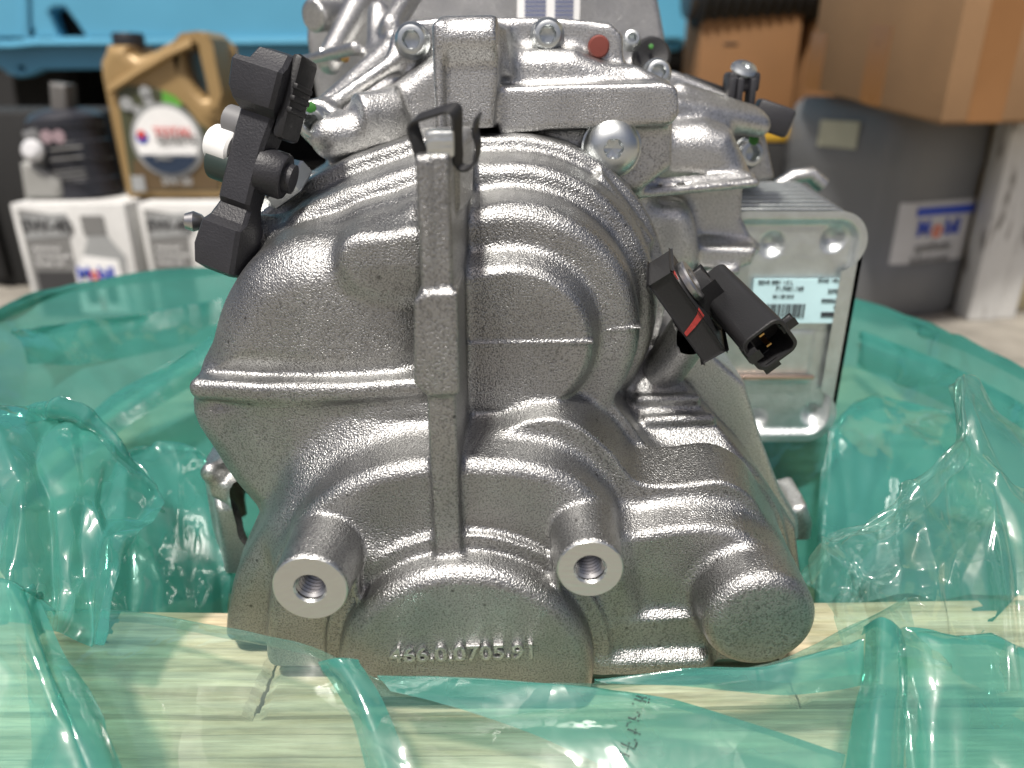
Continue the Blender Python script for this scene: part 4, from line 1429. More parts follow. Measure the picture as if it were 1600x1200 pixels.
# bunched fold on the left
rows = [
    [(-70, 700, .285), (-20, 655, .295), (55, 640, .30), (125, 652, .30), (195, 715, .295), (246, 790, .285)],
    [(-70, 760, .255), (-20, 735, .262), (50, 720, .265), (110, 745, .265), (165, 800, .262), (215, 850, .255)],
    [(-70, 850, .235), (-20, 850, .24), (45, 840, .242), (95, 850, .242), (140, 890, .24), (185, 920, .235)],
    [(-70, 980, .215), (-20, 980, .217), (35, 975, .218), (80, 985, .218), (120, 1000, .216), (165, 1010, .212)],
]
patch('left_fold', rows, 18, 24, M_film, 21, 0.016, 8, 3.4, 3.0, sharp=0.9, fold=0.004)
rows = [
    [(-90, 880, .215), (-20, 905, .21), (20, 918, .208), (45, 925, .207), (62, 940, .209)],
    [(-90, 1000, .195), (-20, 1000, .193), (40, 1010, .189), (80, 1020, .188), (110, 1035, .192)],
    [(-90, 1120, .178), (-10, 1120, .176), (70, 1120, .172), (120, 1125, .171), (155, 1140, .176)],
    [(-90, 1260, .160), (10, 1260, .158), (110, 1260, .155), (165, 1260, .154), (205, 1262, .160)],
]
patch('left_front_fold', rows, 14, 16, M_film, 8, 0.006, 6, 2.4, 2.4, sharp=0.7, fold=0.004,
      ridge=lambda u, v: 0.004 * np.exp(-((u - 0.72) / 0.12) ** 2))

# clear sheet over the front beam, hugging the casting
rows = [
    [(40, 962, .242), (200, 962, .240), (340, 984, .222), (470, 1012, .2075), (555, 1045, .204), (600, 1064, .202), (760, 1074, .2015), (940, 1070, .2015), (1090, 1056, .2015), (1210, 1042, .204), (1320, 992, .220), (1420, 940, .236)],
    [(40, 1060, .205), (220, 1050, .203), (360, 1050, .200), (470, 1062, .197), (565, 1085, .193), (630, 1092, .192), (760, 1100, .192), (940, 1100, .192), (1090, 1090, .192), (1220, 1080, .194), (1340, 1060, .197), (1440, 1030, .200)],
    [(40, 1140, .188), (220, 1135, .187), (360, 1135, .185), (490, 1138, .181), (590, 1148, .176), (660, 1150, .177), (760, 1155, .178), (940, 1155, .178), (1090, 1150, .178), (1230, 1145, .179), (1350, 1135, .181), (1460, 1120, .183)],
    [(40, 1270, .168), (220, 1270, .168), (360, 1270, .166), (510, 1270, .162), (640, 1270, .158), (700, 1270, .160), (760, 1270, .160), (940, 1270, .160), (1090, 1270, .160), (1240, 1270, .160), (1360, 1270, .161), (1480, 1270, .163)],
]
patch('front_sheet', rows, 10, 14, M_filmc, 33, 0.0040, 7, 6.0, 2.0, sharp=0.8, fold=0.003)
# doubled band lying across the front
rows = [
    [(590, 1060, .1985), (760, 1066, .197), (900, 1074, .195), (1010, 1090, .192), (1130, 1122, .188), (1320, 1185, .180)],
    [(600, 1070, .195), (740, 1090, .192), (870, 1118, .188), (1000, 1155, .183), (1120, 1195, .178), (1300, 1250, .170)],
    [(610, 1082, .192), (720, 1108, .188), (840, 1150, .183), (960, 1205, .176), (1080, 1260, .168), (1260, 1310, .162)],
]
patch('front_band', rows, 10, 10, M_film, 4, 0.0015, 4, 3.0, 1.0, sharp=0.5, fold=0.002)
rows = [
    [(930, 1062, .199), (1040, 1050, .199), (1100, 1046, .199), (1200, 1046, .2), (1300, 1020, .203), (1350, 1005, .204)],
    [(950, 1068, .1975), (1060, 1072, .196), (1140, 1080, .195), (1230, 1086, .194), (1310, 1078, .196), (1350, 1070, .196)],
]
patch('front_band', rows, 10, 12, M_film, 14, 0.002, 5, 3.0, 1.0, sharp=0.8, fold=0.002)
# narrow pale fold standing up in front of the number face
rows = [
    [(500, 1040, .199), (528, 1032, .196), (560, 1034, .198)],
    [(532, 1090, .191), (556, 1080, .187), (586, 1078, .190)],
    [(556, 1140, .182), (580, 1138, .178), (614, 1136, .181)],
    [(582, 1260, .166), (620, 1258, .161), (660, 1256, .165)],
]
patch('front_fold', rows, 8, 10, M_film, 17, 0.0014, 4, 1.0, 2.0, sharp=0.8, fold=0.002)

# crumpled mound on the right
rows = [
    [(1258, 905, .252), (1300, 862, .252), (1322, 842, .252), (1400, 806, .256), (1452, 775, .262), (1478, 690, .28), (1504, 594, .30), (1560, 650, .30), (1640, 720, .30)],
    [(1280, 930, .240), (1322, 905, .238), (1350, 892, .238), (1420, 865, .240), (1475, 840, .245), (1510, 790, .255), (1545, 730, .268), (1600, 760, .268), (1680, 800, .268)],
    [(1305, 965, .226), (1345, 950, .224), (1375, 942, .224), (1440, 925, .226), (1495, 910, .228), (1540, 885, .234), (1580, 850, .24), (1640, 860, .24), (1720, 880, .24)],
    [(1325, 1050, .198), (1362, 1050, .196), (1395, 1050, .196), (1455, 1060, .195), (1520, 1075, .194), (1570, 1080, .194), (1610, 1080, .194), (1670, 1090, .194), (1750, 1100, .194)],
]
patch('right_mound', rows, 16, 22, M_filmc, 41, 0.018, 8, 4.2, 2.8, sharp=0.95, fold=0.004)
# pale upright fold on the right
rows = [
    [(1352, 985, .207), (1378, 972, .203), (1405, 985, .203), (1418, 1010, .206)],
    [(1345, 1050, .195), (1372, 1040, .190), (1402, 1045, .190), (1418, 1055, .194)],
    [(1330, 1120, .182), (1362, 1115, .177), (1396, 1118, .177), (1416, 1125, .181)],
    [(1308, 1270, .160), (1348, 1265, .154), (1386, 1266, .154), (1412, 1270, .158)],
]
patch('right_fold', rows, 8, 12, M_film, 9, 0.0015, 4, 1.0, 2.0, sharp=0.7, fold=0.003)
# flap going off to the right
rows = [
    [(1400, 990, .206), (1440, 985, .205), (1520, 1002, .205), (1610, 1022, .205), (1720, 1045, .205)],
    [(1405, 1040, .196), (1450, 1035, .195), (1520, 1050, .195), (1610, 1075, .194), (1720, 1100, .193)],
    [(1412, 1130, .182), (1460, 1130, .180), (1530, 1145, .178), (1620, 1165, .176), (1720, 1190, .175)],
    [(1420, 1270, .162), (1470, 1270, .160), (1540, 1280, .158), (1620, 1290, .157), (1720, 1300, .156)],
]
patch('right_flap', rows, 10, 12, M_film, 55, 0.006, 6, 3.0, 2.4, sharp=0.75, fold=0.004)

# ink-jet dots printed on the bag
dots = [(990, 1086), (993, 1087), (996, 1088), (1000, 1089), (1004, 1089), (1009, 1091), (998, 1091), (987, 1091), (990, 1092), (993, 1093), (996, 1094), (1000, 1094), (1003, 1095), (1008, 1096),
        (984, 1098), (991, 1111), (994, 1114), (993, 1117), (978, 1119), (981, 1120), (984, 1121), (987, 1122), (988, 1119), (992, 1124), (980, 1126), (976, 1128), (975, 1131), (977, 1137), (980, 1138),
        (983, 1139), (986, 1141), (988, 1137), (987, 1143), (990, 1142), (994, 1144), (987, 1153), (990, 1157), (989, 1160), (988, 1163), (967, 1158), (970, 1160), (973, 1161), (978, 1158), (977, 1162),
        (976, 1166), (981, 1164), (985, 1166), (963, 1171), (966, 1173), (966, 1176), (970, 1174), (973, 1175), (977, 1177), (961, 1179), (960, 1183), (962, 1190), (965, 1191), (969, 1193), (973, 1194), (956, 1197), (959, 1198), (963, 1199)]
bm = bmesh.new()
for (a, b) in dots:
    yy = 0.192 - (b - 1086) / 114 * 0.019
    box_bm(bm, P(a, b, yy) + Vector((0, -0.0050, 0.0046)), (0.00050, 0.0003, 0.00050))
from_bm('inkjet_print', bm, M_print, BAG, False)

# ------------------------------------------------------------------ background, left
M_gold = plain('gold_plastic', (0.33, 0.22, 0.095), 0.4, 0.2, 0.06, 30)
M_cap = plain('black_cap', (0.015, 0.016, 0.02), 0.45)
M_olive = plain('olive_label', (0.055, 0.06, 0.03), 0.45)
M_brown = plain('brown_label', (0.10, 0.065, 0.03), 0.45)
M_lime = plain('lime_label', (0.10, 0.33, 0.04), 0.45)
M_lgrey = plain('silver_label', (0.30, 0.31, 0.31), 0.4)
M_mgrey = plain('mid_grey_print', (0.18, 0.18, 0.175), 0.5)
M_dgrey = plain('charcoal_print', (0.04, 0.04, 0.042), 0.5)
M_redp = plain('red_print', (0.55, 0.06, 0.05), 0.5)
M_bluep = plain('blue_print', (0.02, 0.06, 0.42), 0.5)
M_navy = plain('navy_print', (0.015, 0.03, 0.06), 0.5)
M_orange = plain('orange_print', (0.75, 0.14, 0.04), 0.5)

YJ = 1.33
jb = P(270, 314, YJ)
JUG = empty('oil_jug', (jb.x, YJ, jb.z), 'gold plastic oil jug with black cap and round white label', 'oil jug')
outl = [(152, 96), (160, 80), (162, 70), (198, 70), (200, 82), (212, 88), (240, 78), (272, 58), (298, 49), (316, 48), (325, 58), (331, 90), (340, 130), (347, 168), (345, 186), (334, 192), (348, 230), (356, 300), (350, 312), (200, 312), (192, 305), (170, 200), (154, 120)]
hole = [(284, 80), (292, 70), (308, 68), (316, 76), (322, 110), (329, 142), (326, 152), (318, 152), (304, 136), (292, 112)]
solid('jug_body', [px_loop(outl, YJ), px_loop(hole, YJ)[::-1]], YJ, 0.11, M_gold, JUG, 0.018, res=4)
cc = P(180, 71, YJ)
lathe('screw_cap', [(0.025, 0), (0.0255, 0.004), (0.0255, 0.022), (0.024, 0.025), (0.0002, 0.025)], (cc.x, YJ + 0.05, cc.z - 0.004), (0, 0, 1), M_cap, JUG, 28)
# slanted shoulder crease
strip('shoulder_ridge', [P(172, 140, YJ - 0.004), P(215, 112, YJ - 0.008), P(262, 84, YJ - 0.008), (P(300, 66, YJ - 0.004))], (0, 0.3, 1), 0.012, 0.010, M_gold, JUG)
LAB = solid('label_panel', [px_loop([(182, 138), (200, 134), (235, 136), (262, 145), (290, 165), (310, 192), (338, 210), (344, 298), (206, 300), (196, 230)], YJ - 0.002)], YJ - 0.003, 0.004, M_olive, JUG, 0.0005)
solid('label_patch', [px_loop([(253, 142), (272, 150), (284, 162), (280, 172), (254, 170)], YJ - 0.005)], YJ - 0.0055, 0.002, M_lime, JUG)
solid('label_patch', [px_loop([(208, 250), (340, 250), (342, 296), (208, 298)], YJ - 0.005)], YJ - 0.0045, 0.001, M_brown, JUG)
for q in ((198, 162, 0.011), (227, 144, 0.010), (232, 158, 0.009), (215, 172, 0.008)):
    c = P(q[0], q[1], YJ - 0.006)
    lathe('label_badge', [(q[2], 0), (q[2], 0.001), (0.0002, 0.001)], c, (0, -1, 0), M_lgrey, JUG, 20)
c = P(262, 220, YJ - 0.006)
lathe('label_ring', [(0.061, 0), (0.061, 0.0012), (0.0002, 0.0012)], c, (0, -1, 0), M_lgrey, JUG, 48)
lathe('label_disc', [(0.054, 0), (0.054, 0.0012), (0.0002, 0.0012)], c + Vector((0, -0.0014, 0)), (0, -1, 0), M_white, JUG, 48)
seg = [(c.x + 0.054 * math.cos(R(a)), c.z + 0.054 * math.sin(R(a))) for a in range(206, 335, 6)]
solid('label_band', [seg], c.y - 0.0042, 0.001, M_navy, JUG)
solid('label_band', [[(c.x - 0.052, c.z - 0.010), (c.x + 0.052, c.z - 0.010), (c.x + 0.048, c.z - 0.022), (c.x - 0.048, c.z - 0.022)]], c.y - 0.0042, 0.001, M_white, JUG)
p = P(226, 214, YJ)
lathe('label_emblem', [(0.010, 0), (0.010, 0.001), (0.0002, 0.001)], (p.x, c.y - 0.003, p.z), (0, -1, 0), M_bluep, JUG, 20)
lathe('label_emblem', [(0.007, 0), (0.007, 0.001), (0.0002, 0.001)], (p.x, c.y - 0.0042, p.z + 0.005), (0, -1, 0), M_redp, JUG, 20)
for body, q, s, mm in (('TOTAL', (270, 207), 0.021, M_redp), ('QUARTZ', (276, 219), 0.017, M_mgrey), ('INEO', (256, 246), 0.012, M_lgrey), ('0W-30', (277, 284), 0.018, M_lgrey)):
    p = P(*q, YJ - 0.012)
    text('label_text', body, (p.x, c.y - 0.006, p.z), s, mm, JUG, 0.0004, offset=0.0004)
p = P(219, 286, YJ)
box('label_badge', (p.x, YJ - 0.006, p.z), (0.022, 0.002, 0.026), M_lgrey, JUG)


M_cwhite = plain('scuffed_white_card', (0.56, 0.56, 0.545), 0.7, 0.0, 0.12, 14, 0.15, 90)


def carton(name, xa, xb, ytop, Y, depth, label, parts):
    a, b = P(xa, ytop, Y), P(xb, ytop, Y)
    t = empty(name, ((a.x + b.x) / 2, Y, 0), label, 'carton', 'white oil cartons on the ground')
    box('carton_body', ((a.x + b.x) / 2, Y + depth / 2, a.z / 2), (b.x - a.x, depth, a.z), M_cwhite, t, bevel=0.003)
    w_, h_ = b.x - a.x, a.z
    def at(u, v):
        return (a.x + w_ * u, h_ * v)
    solid('print_panel', [[at(0.06, 0.02), at(0.46, 0.02), at(0.46, 0.90), at(0.06, 0.95)]], Y - 0.0012, 0.001, M_mgrey, t)
    solid('print_panel', [[at(0.10, 0.02), at(0.44, 0.02), at(0.44, 0.42), at(0.10, 0.42)]], Y - 0.0022, 0.001, M_dgrey, t)
    solid('print_panel', [[at(0.08, 0.70), at(0.48, 0.73), at(0.48, 0.92), at(0.08, 0.90)]], Y - 0.0022, 0.001, M_lgrey, t)
    text('print_text', '0W-40', (at(0.29, 0)[0], Y - 0.003, h_ * 0.81), w_ * 0.155, M_dgrey, t, 0.0004, offset=0.001)
    for k, s in enumerate(('Advanced', 'Full Synthetic', 'Motor Oil')):
        text('print_text', s, (at(0.12, 0)[0], Y - 0.003, h_ * (0.62 - 0.065 * k)), w_ * 0.062, M_white, t, 0.0004, align='LEFT')
    if parts:
        # picture of a bottle
        solid('bottle_picture', [[at(0.56, 0.02), at(0.94, 0.02), at(0.90, 0.35), at(0.93, 0.55), at(0.82, 0.70), at(0.76, 0.86), at(0.62, 0.86), at(0.62, 0.70), at(0.50, 0.45)]], Y - 0.0012, 0.001, M_lgrey, t)
        solid('bottle_picture', [[at(0.60, 0.74), at(0.80, 0.74), at(0.80, 0.90), at(0.60, 0.90)]], Y - 0.0022, 0.001, M_mgrey, t)
        solid('bottle_label', [[at(0.44, 0.05), at(0.88, 0.05), at(0.86, 0.52), at(0.56, 0.56), at(0.46, 0.44)]], Y - 0.0032, 0.001, M_white, t)
        zz = h_ * 0.40
        text('print_text', 'M', (at(0.535, 0)[0], Y - 0.0045, zz), w_ * 0.16, M_bluep, t, 0.0004, offset=0.001)
        text('print_text', 'o', (at(0.625, 0)[0], Y - 0.0045, zz), w_ * 0.16, M_redp, t, 0.0004, offset=0.001)
        text('print_text', 'bil', (at(0.735, 0)[0], Y - 0.0045, zz), w_ * 0.16, M_bluep, t, 0.0004, offset=0.001)
        text('print_text', '1', (at(0.65, 0)[0], Y - 0.0045, h_ * 0.13), w_ * 0.2, M_redp, t, 0.0004)
        for (u0, u1) in ((0.52, 0.62), (0.70, 0.80)):
            solid('print_panel', [[at(u0, 0.14), at(u1, 0.14), at(u1, 0.29), at(u0, 0.29)]], Y - 0.0042, 0.001, M_dgrey, t)
    return t


carton('oil_carton', 14, 193, 318, 1.27, 0.19, 'white oil carton with blue lettering and bottle picture at far left', True)
carton('oil_carton', 213, 372, 318, 1.285, 0.19, 'white oil carton directly under the gold oil jug', False)

# dark bottle with a pale cap band and the grey bottle next to it
bp_ = P(130, 306, 1.32)
BOT = empty('oil_bottle', (bp_.x, 1.33, bp_.z), 'dark charcoal oil bottle leaning beside the gold jug', 'oil bottle')
M_dark = plain('charcoal_bottle', (0.022, 0.023, 0.03), 0.4)
b0_ = P(138, 308, 1.37)
lathe('bottle_body', [(0.058, 0), (0.063, 0.004), (0.063, 0.030), (0.061, 0.032), (0.061, 0.062), (0.063, 0.064), (0.063, 0.094), (0.061, 0.096), (0.061, 0.118), (0.063, 0.120), (0.063, 0.134), (0.050, 0.146), (0.026, 0.152), (0.0002, 0.152)],
      (b0_.x, b0_.y, b0_.z), (-0.10, 0.02, 1), M_dark, BOT, 40)
solid('bottle_neck', [px_loop([(74, 128), (102, 132), (107, 186), (78, 190)], 1.34)], 1.34, 0.04, plain('grey_neck', (0.11, 0.105, 0.10), 0.5), BOT, 0.008)
for q in (73, 92):
    lathe('label_badge', [(0.011, 0), (0.010, 0.002), (0.0002, 0.002)], P(q, 214, 1.302), (0, -1, 0), plain('pink_grey_badge', (0.30, 0.22, 0.24), 0.4), BOT, 18)
for k, (za, zb) in enumerate(((232, 236), (248, 251), (268, 270), (274, 276), (280, 282))):
    solid('label_line', [px_loop([(78 + k, za), (128 + k * 2, za - 5), (128 + k * 2, zb - 5), (78 + k, zb)], 1.303)], 1.303, 0.001, M_mgrey, BOT)
gb = P(50, 308, 1.30)
GB = empty('oil_bottle', (gb.x, 1.31, gb.z), 'small grey bottle with white cap lying at far left', 'oil bottle')
solid('bottle_body', [px_loop([(28, 255), (40, 250), (60, 262), (92, 282), (96, 304), (88, 312), (36, 312)], 1.30)], 1.30, 0.06, plain('pale_grey_bottle', (0.28, 0.28, 0.265), 0.45), GB, 0.01)
solid('bottle_shoulder', [px_loop([(30, 206), (52, 200), (64, 214), (68, 262), (44, 262)], 1.305)], 1.305, 0.045, plain('mid_grey_bottle', (0.12, 0.12, 0.12), 0.45), GB, 0.01)
lathe('screw_cap', [(0.0175, 0), (0.018, 0.008), (0.012, 0.014), (0.0002, 0.015)], P(54, 236, 1.30), (0, -1, 0.3), plain('off_white_cap', (0.55, 0.55, 0.56), 0.4), GB, 22)

# ------------------------------------------------------------------ blue vehicle behind
M_blue = plain('sky_blue_paint', (0.10, 0.36, 0.53), 0.42, 0.0, 0.06, 5.0, 0.05, 60, coat=0.3)
M_under = plain('black_underbody', (0.012, 0.012, 0.012), 0.8)
YV = 1.95
VEH = empty('blue_vehicle', (0, YV + 0.5, 0), 'sky blue painted vehicle body with black underside behind the gearbox', 'vehicle')
vt = [(-700, -420), (1150, -420), (1104, -60), (1088, 40), (1076, 72), (1060, 63), (-700, 63)]
slot = [(76, 20), (84, 13), (100, 12), (120, 38), (134, 58), (128, 62), (92, 62)]
dot = [(47 + 6 * math.cos(R(a)), 51 + 6 * math.sin(R(a))) for a in range(0, 360, 30)]
solid('upper_panel', [px_loop(vt, YV), px_loop(slot, YV)[::-1], px_loop(dot, YV)[::-1]], YV, 0.05, M_blue, VEH, 0.008)
low = [(-700, 66), (1070, 66), (1062, 78), (700, 108), (150, 108), (66, 109), (48, 118), (30, 121), (14, 117), (0, 106), (-20, 100), (-700, 100)]
dot2 = [(33 + 6 * math.cos(R(a)), 107 + 4 * math.sin(R(a))) for a in range(0, 360, 30)]
solid('lower_lip', [px_loop(low, YV + 0.02), px_loop(dot2, YV + 0.02)[::-1]], YV + 0.02, 0.03, M_blue, VEH, 0.004)
strip('panel_seam', [P(-300, 64, YV - 0.002), P(20, 70, YV - 0.002), P(60, 66, YV - 0.002), P(1000, 61, YV - 0.002)], (0, 0.2, 1), 0.014, 0.02, M_blue, VEH)
strip('panel_seam', [P(40, -20, YV - 0.004), P(42, 40, YV - 0.004), P(44, 66, YV - 0.004)], (1, 0.2, 0), 0.01, 0.008, M_blue, VEH)
zl = P(0, 104, YV).z
box('underbody', (-0.4, YV + 1.0, zl + 0.5), (3.4, 1.85, 0.98), M_under, VEH, bevel=0.02)
for x in (-1.6, 0.5):
    lathe('wheel', [(0.30, 0), (0.32, 0.02), (0.32, 0.18), (0.30, 0.2), (0.0002, 0.2)], (x, YV + 0.9, 0.32), (1, 0, 0), M_under, VEH, 32)
# black ribbed block, added to stand in for the shade at the far left
BC = empty('shade_block', (-1.12, 1.62, 0), 'added black block standing in for deep shade behind the bottles at far left', 'crate')
box('shade_block_body', (-1.12, 1.66, 0.17), (0.62, 0.34, 0.34), M_under, BC, bevel=0.01)
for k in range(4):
    box('shade_block_rib', (-1.34 + 0.15 * k, 1.482, 0.17), (0.03, 0.018, 0.30), M_under, BC, bevel=0.004)
# back wall of the hall, its deep shade put into a near-black colour
M_wall = plain('shade_dark_wall', (0.02, 0.02, 0.02), 0.9)
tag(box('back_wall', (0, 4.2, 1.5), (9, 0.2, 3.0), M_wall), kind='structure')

# ------------------------------------------------------------------ background, right
def carton_mat(name, c):
    return plain(name, c, 0.8, 0.0, 0.07, 12, 0.15, 200)


M_card = carton_mat('brown_cardboard', (0.30, 0.175, 0.085))
M_card2 = carton_mat('orange_brown_cardboard', (0.21, 0.105, 0.04))
M_tape = plain('brown_packing_tape', (0.26, 0.125, 0.045), 0.3, 0.0, 0.05, 20)

# 20 litre can
YC = 1.235
c0, c1 = P(1262, 300, YC + 0.05), P(1528, 300, YC)
zt_ = P(1380, 152, YC + 0.1).z
CANC = ((c0.x + c1.x) / 2, YC + 0.12, 0)
CAN = empty('oil_canister', CANC, 'large grey square oil canister under the big cardboard box', 'canister')
M_can = plain('slate_grey_plastic', (0.145, 0.15, 0.155), 0.4, 0.0, 0.07, 8, 0.06, 120)
ang = R(22)
ca = (Vector((math.cos(ang), math.sin(ang), 0)), Vector((-math.sin(ang), math.cos(ang), 0)), Vector((0, 0, 1)))
cw, cd = 0.225, 0.30
cr_ = P(1362, 500, YC - 0.01)
cc = Vector((cr_.x, cr_.y, 0)) + ca[0] * (cw / 2) + ca[1] * (cd / 2)
M0 = Matrix.Translation(cc) @ Matrix.Rotation(ang, 4, 'Z')
# body as stacked rounded sections
def rsec(wd, dp, r, z, n=7):
    return [M0 @ Vector((a, b, z)) for a, b in rrect(-wd / 2, wd / 2, -dp / 2, dp / 2, r, n)]
secs = []
for z, s in ((0.0, 0.94), (0.012, 1.0), (0.10, 1.0), (0.105, 0.985), (0.25, 0.985), (0.255, 1.0), (zt_ - 0.05, 0.99), (zt_ - 0.015, 0.95), (zt_, 0.86)):
    secs.append(rsec(cw * s, cd * s, 0.05 * s, z))
m = len(secs[0])
vs = [p for s_ in secs for p in s_]
fs = [(i * m + k, i * m + (k + 1) % m, (i + 1) * m + (k + 1) % m, (i + 1) * m + k) for i in range(len(secs) - 1) for k in range(m)]
fs.append(tuple(range(m))[::-1]); fs.append(tuple(range((len(secs) - 1) * m, len(secs) * m)))
mesh('can_body', vs, fs, M_can, CAN, True, 50)


def wrap(name, zlo, zhi, x0_, x1_, off, mat, parent, lean=0.0):
    """sheet stuck on the front face and the left corner of the can"""
    w2, d2_, r = cw * 0.985 / 2, cd * 0.985 / 2, 0.05
    path = []
    for k in range(9):
        a = R(180 + 90 * k / 8)
        path.append((-w2 + r + (r + off) * math.cos(a), -d2_ + r + (r + off) * math.sin(a)))
    path.append((w2 - r, -d2_ - off))
    for k in range(1, 9):
        a = R(270 + 90 * k / 8)
        path.append((w2 - r + (r + off) * math.cos(a), -d2_ + r + (r + off) * math.sin(a)))
    L = [0]
    for i in range(1, len(path)):
        L.append(L[-1] + math.hypot(path[i][0] - path[i - 1][0], path[i][1] - path[i - 1][1]))
    def at(s):
        s = max(0, min(L[-1] - 1e-6, s))
        for i in range(1, len(path)):
            if s <= L[i]:
                t = (s - L[i - 1]) / (L[i] - L[i - 1])
                return (path[i - 1][0] + (path[i][0] - path[i - 1][0]) * t, path[i - 1][1] + (path[i][1] - path[i - 1][1]) * t)
    n = 24
    vs, fs = [], []
    for k in range(n + 1):
        s = x0_ + (x1_ - x0_) * k / n
        q = at(s)
        dz = lean * (s - x0_)
        vs += [M0 @ Vector((q[0], q[1], zlo + dz)), M0 @ Vector((q[0], q[1], zhi + dz))]
    for k in range(n):
        fs.append((k * 2, k * 2 + 2, k * 2 + 3, k * 2 + 1))
    o = mesh(name, vs, fs, mat, parent, True, 60)
    return o, at


M_slab = plain('grey_white_label', (0.50, 0.50, 0.50), 0.4, 0.0, 0.06, 20)
wrap('paper_label', 0.080, 0.205, 0.052, 0.245, 0.0015, M_slab, CAN)
wrap('blue_stripe', 0.182, 0.196, 0.088, 0.245, 0.003, M_bluep, CAN)
fc = Vector((0, -cd * 0.985 / 2 - 0.0035, 0))
def can_text(s, x, z, size, mat, off=0.0008):
    text('label_text', s, None, size, mat, CAN, 0.0004, offset=off, M=M0 @ Matrix.Translation((x, fc.y, z)) @ UPRIGHT)
can_text('M', -0.034, 0.160, 0.038, M_bluep); can_text('o', -0.002, 0.158, 0.042, M_orange); can_text('bil', 0.033, 0.160, 0.038, M_bluep)
can_text('synthetic', -0.002, 0.128, 0.024, M_mgrey, 0.0002); can_text('lubricants', -0.004, 0.106, 0.024, M_mgrey, 0.0002)
M_cream = plain('cream_sticker', (0.42, 0.41, 0.30), 0.5)
q = M0 @ Vector((-cw / 2 - 0.0005, 0.02, zt_ - 0.055))
mesh('sticker', [M0 @ Vector((-cw * 0.5 - 0.0025, yy, zz)) for yy, zz in ((0.035, zt_ - 0.082), (-0.055, zt_ - 0.082), (-0.055, zt_ - 0.038), (0.035, zt_ - 0.038))], [(0, 1, 2, 3)], M_cream, CAN, False)

# big cardboard box resting on the can
f = P(1470, 192, 1.05)
bl = P(1262, 138, 1.42)
br = P(1660, 196, 1.12)
e1 = (br - f); e1.z = 0; e1 = e1.normalized()
e2 = Vector((-e1.y, e1.x, 0))
tl = (bl - f)
e2 = tl.normalized()
e3 = Vector((0.0, 0.0, 1.0))
CBX = empty('cardboard_box', f + (e1 * 0.2 + e2 * 0.25), 'big brown cardboard box with tape strips on top of the grey canister', 'cardboard box')
L1_, L2_, L3_ = 0.42, tl.length, 0.36
bc = f + e1 * L1_ / 2 + e2 * L2_ / 2 + e3 * L3_ / 2
box('box_body', bc, (L1_, L2_, L3_), M_card, CBX, (e1, e2, e3), 0.003)
# tape strips
box('tape_strip', f + e1 * 0.075 + e3 * 0.09 - e2 * 0.0006, (0.062, 0.001, 0.18), M_tape, CBX, (e1, e2, e3))
box('tape_strip', f + e1 * 0.22 + e3 * 0.22 - e2 * 0.0012, (0.30, 0.001, 0.062), M_tape, CBX, (e1, e2, e3))
box('tape_strip', f + e2 * 0.175 + e3 * 0.055 - e1 * 0.0006, (0.001, 0.055, 0.11), M_tape, CBX, (e1, e2, e3))
box('tape_strip', f + e2 * 0.36 + e3 * 0.045 - e1 * 0.0006, (0.001, 0.05, 0.09), M_tape, CBX, (e1, e2, e3))
box('carton_flap', f + e1 * 0.205 + e2 * 0.10 - e3 * 0.002, (0.40, 0.19, 0.003), M_card, CBX, (e1, e2, e3))

# smaller orange-brown carton further back
ka, kb = P(1096, 44, 1.72), P(1238, 158, 1.72)
OC = empty('cardboard_box', ((ka.x + kb.x) / 2, 1.8, 0), 'orange-brown cardboard carton behind the black sensor, under the black hose', 'cardboard box')
box('box_body', ((ka.x + kb.x) / 2, 1.80, (ka.z + 0.10) / 2 + 0.05), (kb.x - ka.x, 0.16, ka.z - 0.10), M_card2, OC, bevel=0.004)
box('box_body', (kb.x + 0.075, 1.78, ka.z / 2 + 0.09), (0.12, 0.2, ka.z - 0.02), M_card2, OC, (Vector((0.9, 0.43, 0)), Vector((-0.43, 0.9, 0)), Vector((0, 0, 1))), 0.004)
q = P(1142, 68, 1.7185)
box('print_mark', q, (0.03, 0.001, 0.003), M_dgrey, OC)
# black ribbed hose lying on it
HS = empty('rubber_hose', P(1175, 40, 1.74), 'black ribbed rubber bellows lying on the orange-brown carton', 'hose')
prof = []
for k in range(15):
    prof += [(0.068, k * 0.022), (0.073, k * 0.022 + 0.006), (0.073, k * 0.022 + 0.015), (0.068, k * 0.022 + 0.021)]
hp = P(1085, 10, 1.76)
lathe('bellows', prof, (hp.x, hp.y, P(1100, 46, 1.74).z + 0.074), (1, 0.05, 0.02), M_under, HS, 32)
lathe('end_collar', [(0.04, 0), (0.052, 0.003), (0.052, 0.02), (0.04, 0.022), (0.0002, 0.022)], (hp.x - 0.022, hp.y, P(1100, 46, 1.74).z + 0.074), (1, 0.05, 0.02), plain('dark_grey_collar', (0.05, 0.05, 0.055), 0.35), HS, 32)
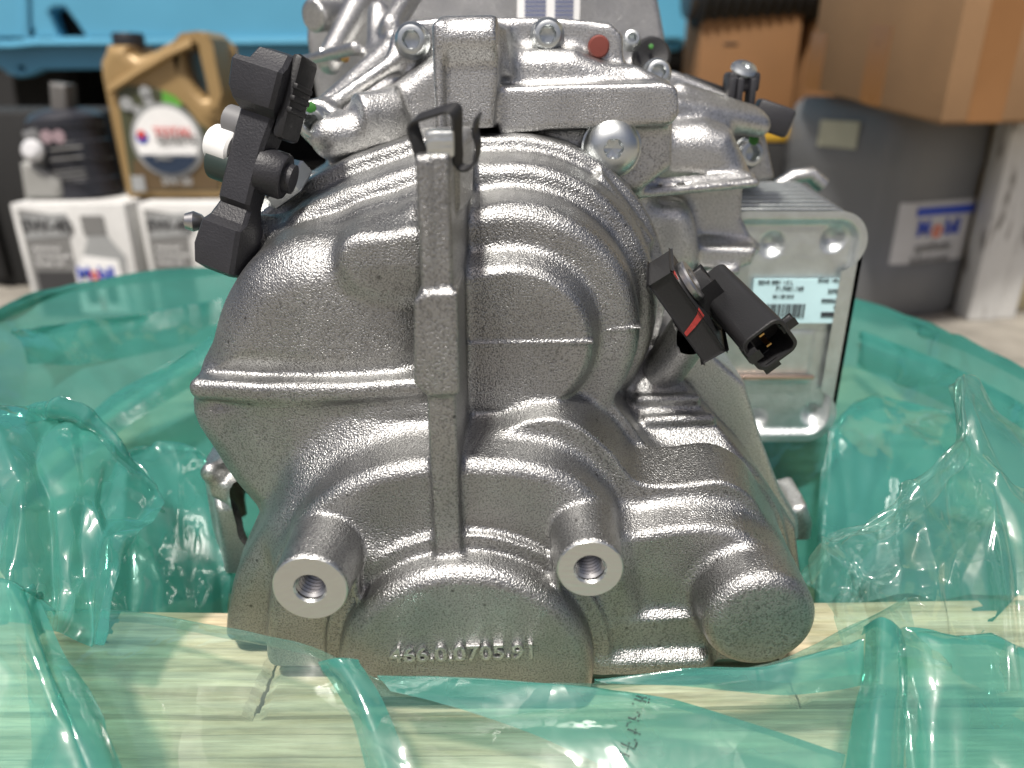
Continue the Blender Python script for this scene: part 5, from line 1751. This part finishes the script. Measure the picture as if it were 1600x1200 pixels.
# yellow topped black case
yb = P(1235, 222, 1.50)
YB = empty('tool_case', (yb.x, 1.56, 0), 'black tool case with yellow lid edge beside the grey canister', 'tool case')
box('case_body', (yb.x, 1.58, yb.z / 2), (0.16, 0.16, yb.z), M_under, YB, bevel=0.006)
box('case_lid', (yb.x, 1.58, yb.z + 0.014), (0.165, 0.165, 0.026), plain('yellow_plastic', (0.55, 0.33, 0.03), 0.45), YB, bevel=0.005)

# white weathered post and cream wall
def post_mat():
    m, nt, b = nmat('flaking_white_paint')
    tc = N(nt, 'ShaderNodeTexCoord')
    mp = N(nt, 'ShaderNodeMapping')
    mp.inputs['Scale'].default_value = (30, 30, 5)
    nt.links.new(tc.outputs['Object'], mp.inputs[0])
    n = N(nt, 'ShaderNodeTexNoise', Scale=1.6, Detail=8.0, Roughness=0.7)
    nt.links.new(mp.outputs[0], n.inputs['Vector'])
    cr = N(nt, 'ShaderNodeValToRGB')
    cr.color_ramp.elements[0].position = 0.36
    cr.color_ramp.elements[0].color = (0.10, 0.08, 0.06, 1)
    cr.color_ramp.elements[1].position = 0.46
    cr.color_ramp.elements[1].color = (0.66, 0.66, 0.64, 1)
    nt.links.new(n.outputs[0], cr.inputs[0])
    nt.links.new(cr.outputs[0], b.inputs['Base Color'])
    b.inputs['Roughness'].default_value = 0.7
    bp = N(nt, 'ShaderNodeBump', Strength=0.5, Distance=0.003)
    nt.links.new(n.outputs[0], bp.inputs['Height'])
    nt.links.new(bp.outputs[0], b.inputs['Normal'])
    return m


pp = P(1548, 508, 1.24)
PO = empty('door_post', (pp.x, 1.27, 0), 'weathered white painted wooden door post at far right', 'post')
M_post = post_mat()
box('post_board', (pp.x - 0.012, 1.275, 0.6), (0.050, 0.05, 1.2), M_post, PO, bevel=0.004)
box('post_board', (pp.x + 0.035, 1.285, 0.6), (0.038, 0.05, 1.2), M_post, PO, bevel=0.004)
M_cwall = plain('cream_wall_paint', (0.55, 0.48, 0.28), 0.8, 0, 0.05, 10, 0.2, 60)
tag(box('side_wall', (pp.x + 0.60, 1.42, 0.9), (1.1, 0.2, 1.8), M_cwall), kind='structure')
